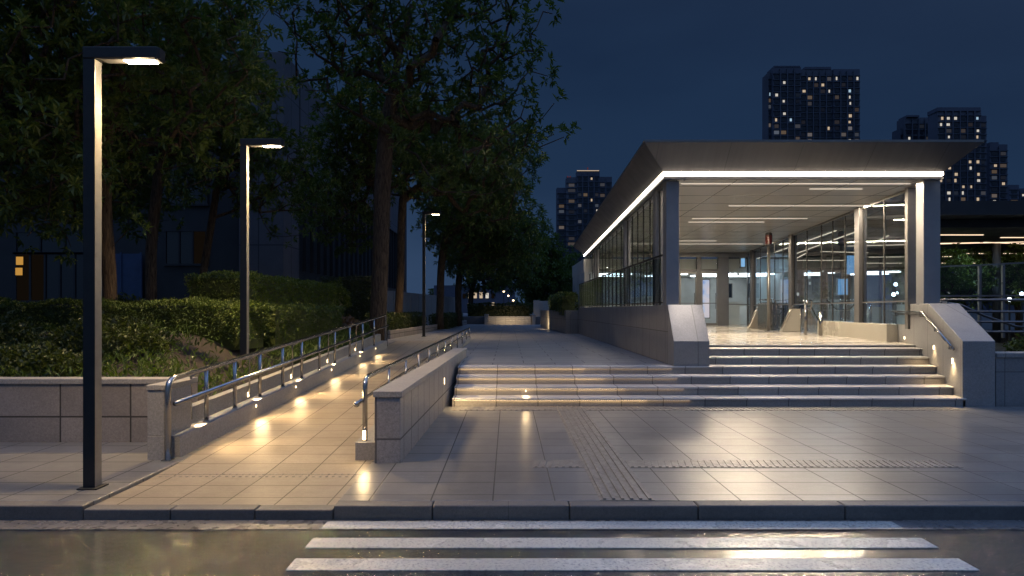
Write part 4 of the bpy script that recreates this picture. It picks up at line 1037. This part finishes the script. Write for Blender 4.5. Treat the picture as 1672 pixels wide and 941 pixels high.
tree('tall central tree with thick bark trunk standing behind the handrail end', (-3.98, 19.5, .5), .245, 5.2,
     [(-2.9, 19.5, 9.6, 2.9, 2.8, 3.6), (-5.3, 19.4, 10.2, 1.9, 1.9, 2.6), (-.3, 19.3, 9.2, 2.1, 2., 2.9), (-1.2, 19.2, 6.6, 2.2, 1.8, 1.6), (.6, 19.3, 7.0, 1.3, 1.2, 1.), (-3.3, 19.4, 12.6, 3.2, 2.5, 1.6)], 560, .235, 1, ros=4, gap=.10)
tree('slim tree with curved trunk behind the pavement lamp at far left', (-7.5, 12.1, 1.15), .12, 2.6,
     [(-7.4, 12.2, 6.4, 2.4, 2., 2.6), (-9.2, 12.2, 5.3, 1.7, 1.6, 2.3), (-5.6, 12.3, 6.6, 1.4, 1.5, 2.4), (-8.0, 11.9, 3.6, 1.2, 1., 1.0)], 700, .17, 2, gap=.1)
tree('leafy tree at the left edge lit by the nearest lamp', (-9.6, 10.6, 1.0), .12, 2.4,
     [(-8.4, 10.4, 5.3, 1.7, 1.6, 2.4), (-7.5, 10.2, 3.9, 1.1, 1.0, 1.1), (-7.2, 10.6, 6.6, 1.5, 1.4, 1.8)], 520, .17, 3, 'leaf_b')
tree('dark tree with straight trunk in front of the blue hoarding', (-8.85, 16, 1.2), .13, 3.4,
     [(-8.8, 16.4, 7.2, 2.6, 2., 3.), (-10.8, 16.4, 6., 1.8, 1.6, 2.6)], 560, .2, 4)
tree('slender forked tree behind the tall clipped hedge', (-8.6, 18, 1.2), .10, 2.8,
     [(-7.9, 18.4, 6.4, 2.0, 1.8, 2.2), (-6.4, 18.6, 5.3, 1.4, 1.4, 1.8), (-8.6, 18.5, 8.2, 1.6, 1.6, 1.5)], 360, .2, 5, gap=.12)
tree('dark straight tree just right of the central trunk', (-4.75, 24.2, .6), .15, 4.2,
     [(-5.2, 23.6, 8.2, 2.2, 2., 2.5), (-2.8, 24.2, 7.6, 1.4, 1.4, 1.3), (-6.3, 24.6, 5.8, 1.8, 1.6, 2.)], 520, .23, 6)
tree('leaning tree beside the slim distant lamp', (-4.75, 27.6, .6), .17, 4.0,
     [(-4.0, 27.8, 8.4, 2.4, 2.2, 2.2), (-1.6, 27.6, 8.2, 1.6, 1.6, 1.6), (-.2, 27.6, 7.9, 1.6, 1.6, 1.8), (-.6, 28, 6.0, 1.4, 1.3, 1.0)], 560, .24, 7, lean=(0, 0))
tree('dark tree halfway along the left side of the path', (-3.55, 33, .6), .19, 3.6,
     [(-2.4, 33, 6.9, 2.5, 2.4, 2.8), (.2, 33, 6.0, 1.8, 1.7, 2.2), (-1., 33, 4.3, 1.8, 1.4, 1.0)], 520, .27, 8)
tree('dark tree toward the far end of the path', (-3.1, 40, .6), .2, 3.4,
     [(-2.2, 40, 6.4, 2.7, 2.4, 2.9), (.2, 40, 5.2, 2., 1.8, 2.)], 460, .3, 9)
tree('dark tree just left of the far lit steps', (-2.9, 50, 1.1), .2, 3.4,
     [(-1.6, 50, 5.6, 3., 2.4, 2.8), (.6, 51, 4.8, 2., 1.8, 1.8)], 420, .34, 10)
tree('pointed dark tree right of the path end', (2.95, 55, 1.1), .2, 2.6,
     [(2.9, 55, 4.2, 2.6, 2.2, 1.9), (3., 55, 6.4, 1.6, 1.5, 1.8), (3., 55, 8., .7, .7, 1.3)], 520, .3, 11)
tree('rounded dark tree in front of the stepped tower', (5.3, 60, 1.1), .2, 2.6, [(5.2, 60, 4.6, 2.6, 2.2, 2.5), (7.3, 60, 4., 2.2, 2, 2.)], 380, .34, 12)
tree('dim tree under the far canopy right of the fence', (20.2, 25.5, .3), .12, 1.6, [(19.8, 25.5, 3.0, 1.8, 1.5, 1.2)], 260, .2, 13, 'leaf_b')
tree('dark garden tree seen through the glass fence', (16.8, 24.8, .3), .1, 1.2, [(16.6, 24.8, 2.6, 1.7, 1.4, 1.2)], 220, .2, 14)
tree('shadowy tree at the back left of the building front', (-13.6, 22, 1.2), .13, 3.2, [(-13.4, 22, 7.4, 2.8, 2., 3.4), (-11., 22, 8.6, 1.6, 1.6, 2.)], 420, .25, 15)

def hedge(label, poly_fn, n, L, mat, seed, core, grp=None, name='clipped_hedge', cat='hedge', shag=.035):
    """poly_fn(rnd) -> point on the shell and its outward direction; core is a dark inner body"""
    rnd = random.Random(seed)
    lo = core['lo']
    r = thing(name, label, cat, lo, grp)
    c_ = MB()
    core['build'](c_); c_.build('core', M['leaf_d'], r)
    f_ = MB()
    for _ in range(n):
        p, d_ = poly_fn(rnd)
        p = Vector(p) + Vector(d_) * rnd.uniform(-shag, shag * .8)
        dd = (Vector(d_) * .6 + rvec(rnd) * .95 + Vector((0, 0, .25)))
        l_ = L * rnd.uniform(.7, 1.25)
        leaf(f_, p, dd, l_, l_ * .58, rnd)
    f_.build('foliage', M[mat], r)
    return r
def box_hedge(label, x0_, x1_, y0, y1, z0_, z1_, n, L=.07, mat='leaf_h', seed=1, grp='clipped hedges in the planting bed', slope=0., **k):
    """slope: extra height lost toward +x"""
    A = [(x1_ - x0_) * (z1_ - z0_), (x1_ - x0_) * (y1 - y0), (y1 - y0) * (z1_ - z0_), (y1 - y0) * (z1_ - z0_)]
    S = sum(A)
    ws = [random.Random(seed * 7 + i).uniform(0, 6.28) for i in range(6)]
    wob = lambda a, b: .035 * math.sin(a * 3.1 + ws[0]) + .03 * math.sin(b * 4.3 + ws[1]) + .03 * math.sin((a + b) * 7 + ws[2])
    def fn(rnd):
        q = rnd.random() * S; u, v = rnd.random(), rnd.random()
        x, y, z = lerp(x0_, x1_, u), lerp(y0, y1, u), lerp(z0_, z1_, v ** .8)
        if q < A[0]: return (x, y0 + wob(x, z), z), (0, -1, 0)
        if q < A[0] + A[1]: yy = lerp(y0, y1, v); return (x, yy, z1_ + wob(x, yy)), (0, 0, 1)
        if q < A[0] + A[1] + A[2]: return (x1_ + wob(y, z), y, z), (1, 0, 0)
        return (x0_ + wob(y, z), y, z), (-1, 0, 0)
    return hedge(label, fn, n, L, mat, seed, dict(lo=((x0_ + x1_) / 2, (y0 + y1) / 2, z0_), build=lambda m: m.box(x0_ + .07, x1_ - .07, y0 + .07, y1 - .07, z0_ - .15, z1_ - .07)), grp, **k)
box_hedge('tall clipped hedge lit on its right side behind the second lamp', -7.0, -5.65, 14.0, 21.4, 1.1, 2.36, 15000, .07, 'leaf_h_lit', seed=1)
box_hedge('long low clipped hedge crossing the bed below the trunk of the slim tree', -11.5, -4.55, 11.1, 12.2, 1.05, 1.71, 17000, .055, seed=2)
box_hedge('low hedge running back beside the ramp bed', -5.3, -4.45, 12.4, 17.5, .9, 1.66, 7000, .06, seed=3)
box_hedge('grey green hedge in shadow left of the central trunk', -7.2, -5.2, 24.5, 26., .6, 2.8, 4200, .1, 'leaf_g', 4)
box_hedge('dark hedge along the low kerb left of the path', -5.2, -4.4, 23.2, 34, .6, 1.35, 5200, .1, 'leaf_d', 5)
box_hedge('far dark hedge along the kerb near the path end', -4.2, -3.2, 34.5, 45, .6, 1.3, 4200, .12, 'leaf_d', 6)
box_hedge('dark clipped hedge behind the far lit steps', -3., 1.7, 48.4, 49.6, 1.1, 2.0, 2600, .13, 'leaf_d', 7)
box_hedge('bright clipped hedge in the curved planter box by the wing wall', 2.3, 3.02, 28.4, 36, 1.5, 2.28, 4600, .09, 'leaf_h', 8, None)
# low wall edging the terrace planting
tag(MB().prism([(-4.30, 22.9), (-4.2, 22.9), (-2.9, 45), (-3.0, 45)], .4, .86).build('edging_wall', M['planter'], origin=(-4, 30, .56), bevel=.008), 'low stone edging wall below the dark hedge left of the path', 'edging')

def shrub(label, c, rx, ry, rz_, n, L, mat, seed, grp='loose shrubs in the front bed', name='low_shrub'):
    def fn(rnd):
        v = rvec(rnd); v.z = abs(v.z)
        k_ = rnd.uniform(.55, 1.0) ** .6
        k_ *= 1 + .16 * math.sin(v.x * 7 + seed) * math.cos(v.y * 6 + seed)
        return (c[0] + v.x * rx * k_, c[1] + v.y * ry * k_, c[2] + v.z * rz_ * k_), tuple(v)
    def core(m):
        pr = [(a, math.sqrt(max(0, 1 - a * a))) for a in (0, .4, .7, .9)]
        for (za, ra), (zb, rb) in zip(pr, pr[1:]):
            for i in range(12):
                t0, t1 = i * .5236, (i + 1) * .5236
                s_ = .66
                m.add([(c[0] + math.cos(t0) * rx * ra * s_, c[1] + math.sin(t0) * ry * ra * s_, c[2] + za * rz_ * s_), (c[0] + math.cos(t1) * rx * ra * s_, c[1] + math.sin(t1) * ry * ra * s_, c[2] + za * rz_ * s_),
                       (c[0] + math.cos(t1) * rx * rb * s_, c[1] + math.sin(t1) * ry * rb * s_, c[2] + zb * rz_ * s_), (c[0] + math.cos(t0) * rx * rb * s_, c[1] + math.sin(t0) * ry * rb * s_, c[2] + zb * rz_ * s_)], [(0, 1, 2, 3)])
    return hedge(label, fn, n, L, mat, seed, dict(lo=tuple(c), build=core), grp, name, 'shrub')
def bz(x, y, d_=-.03): return (x, y, bedz(x, y) + d_)
shrub('broad dark shrub mass at the left edge below the long hedge', bz(-8.4, 9.9), 1.25, .8, .62, 5000, .08, 'leaf_d', 1)
shrub('rounded shrub right of the nearest pole below the long hedge', bz(-6.15, 9.9), .95, .7, .55, 4200, .075, 'leaf_d', 2)
shrub('dark shrub at lower left against the planter coping', bz(-6.6, 8.7), 1.1, .55, .42, 4200, .08, 'leaf_d', 3)
shrub('dark spreading shrub at the left border above the planter coping', bz(-8.9, 8.9), 1.2, .6, .5, 3200, .085, 'leaf_d', 4)
shrub('reddish shrub beside the top of the ramp handrail', bz(-4.75, 18.2), .6, .6, .42, 1500, .10, 'leaf_r', 5)
shrub('yellow green shrub poking above the tall hedge end', (-5.9, 21.9, 1.7), .5, .45, .85, 900, .11, 'leaf_b', 6)
shrub('small green shrub at the base of the central trunk', bz(-4.3, 18.3, .0), .4, .4, .4, 900, .08, 'leaf_h', 7)
shrub('dark shrub below the forked tree by the hoarding', (-9.4, 15.6, 1.15), .9, .7, .75, 1500, .14, 'leaf_d', 8)
shrub('sparse bush behind the side wall at right', (11.6, 13.9, .33), .9, .7, .75, 1500, .12, 'leaf_d', 9)
shrub('second sparse bush farther along the side wall at right', (9.8, 14.2, .33), .7, .6, .6, 900, .12, 'leaf_d', 10)
# ground cover: uncountable low leaves
rnd = random.Random(77); f_ = MB()
for _ in range(6500):
    y = 8.05 + 4.2 * rnd.random() ** 1.3; x = lerp(-9.5, -3.95, rnd.random() ** .8)
    dens = .5 + .5 * math.sin(x * 2.1 + 1.3 * math.sin(y * 2.7)) * math.cos(y * 1.9 + x)
    if y > 9.6 and x > -6.3: dens *= .75
    if rnd.random() > .05 + .9 * dens: continue
    p = Vector((x, y, bedz(x, y)))
    d_ = Vector((rnd.uniform(-1, 1), rnd.uniform(-1, 1), rnd.uniform(.4, 1.6)))
    p.z += rnd.uniform(0, .14)
    leaf(f_, p, d_, rnd.uniform(.09, .19), rnd.uniform(.022, .04), rnd)
for _ in range(2600):
    y = lerp(12, 18.8, rnd.random()); x = lerp(-4.5, -3.9, rnd.random())
    leaf(f_, Vector((x, y, bedz(x, y) + rnd.uniform(0, .12))), Vector((rnd.uniform(-1, 1), rnd.uniform(-1, 1), rnd.uniform(.3, 1.3))), rnd.uniform(.09, .18), .035, rnd)
o = f_.build('ground_cover', M['leaf_a']); o['kind'] = 'stuff'; o['label'] = 'low leafy ground cover over dark soil in the front bed'; o['category'] = 'ground cover'
# far tree mass closing the view
f_ = MB(); rnd = random.Random(8)
for _ in range(9000):
    x = rnd.uniform(-26, 60); h = 4.2 + 1.6 * math.sin(x * .45) + 1.1 * math.sin(x * 1.3 + 1)
    if -4 < x < 2.2: h *= .62
    p = Vector((x, 118 + rnd.uniform(-3, 3), rnd.random() ** .7 * max(1.5, h)))
    leaf(f_, p, rvec(rnd), rnd.uniform(.5, .9), rnd.uniform(.3, .5), rnd)
for i in range(86):
    x = -26 + i; h = (4.2 + 1.6 * math.sin(x * .45) + 1.1 * math.sin(x * 1.3 + 1)) * (.62 if -4 < x < 2.2 else 1)
    f_.box(x, x + .999, 119, 119.5, 0, max(1., h * .8))
o = f_.build('distant_wood', M['leaf_d']); o['kind'] = 'stuff'; o['label'] = 'dark distant belt of trees across the horizon'; o['category'] = 'trees'

# ------------------------------------------------------------------ render settings
sc.view_settings.view_transform = 'Standard'; sc.view_settings.look = 'None'; sc.view_settings.exposure = 0
sc.render.engine = 'CYCLES'
c = sc.cycles
c.use_denoising = True
try: c.denoiser = 'OPENIMAGEDENOISE'
except Exception: pass
c.max_bounces = 8; c.diffuse_bounces = 3; c.glossy_bounces = 4; c.transparent_max_bounces = 24; c.transmission_bounces = 4
c.sample_clamp_indirect = 4.; c.sample_clamp_direct = 0; c.caustics_reflective = False; c.caustics_refractive = False
c.use_light_tree = True
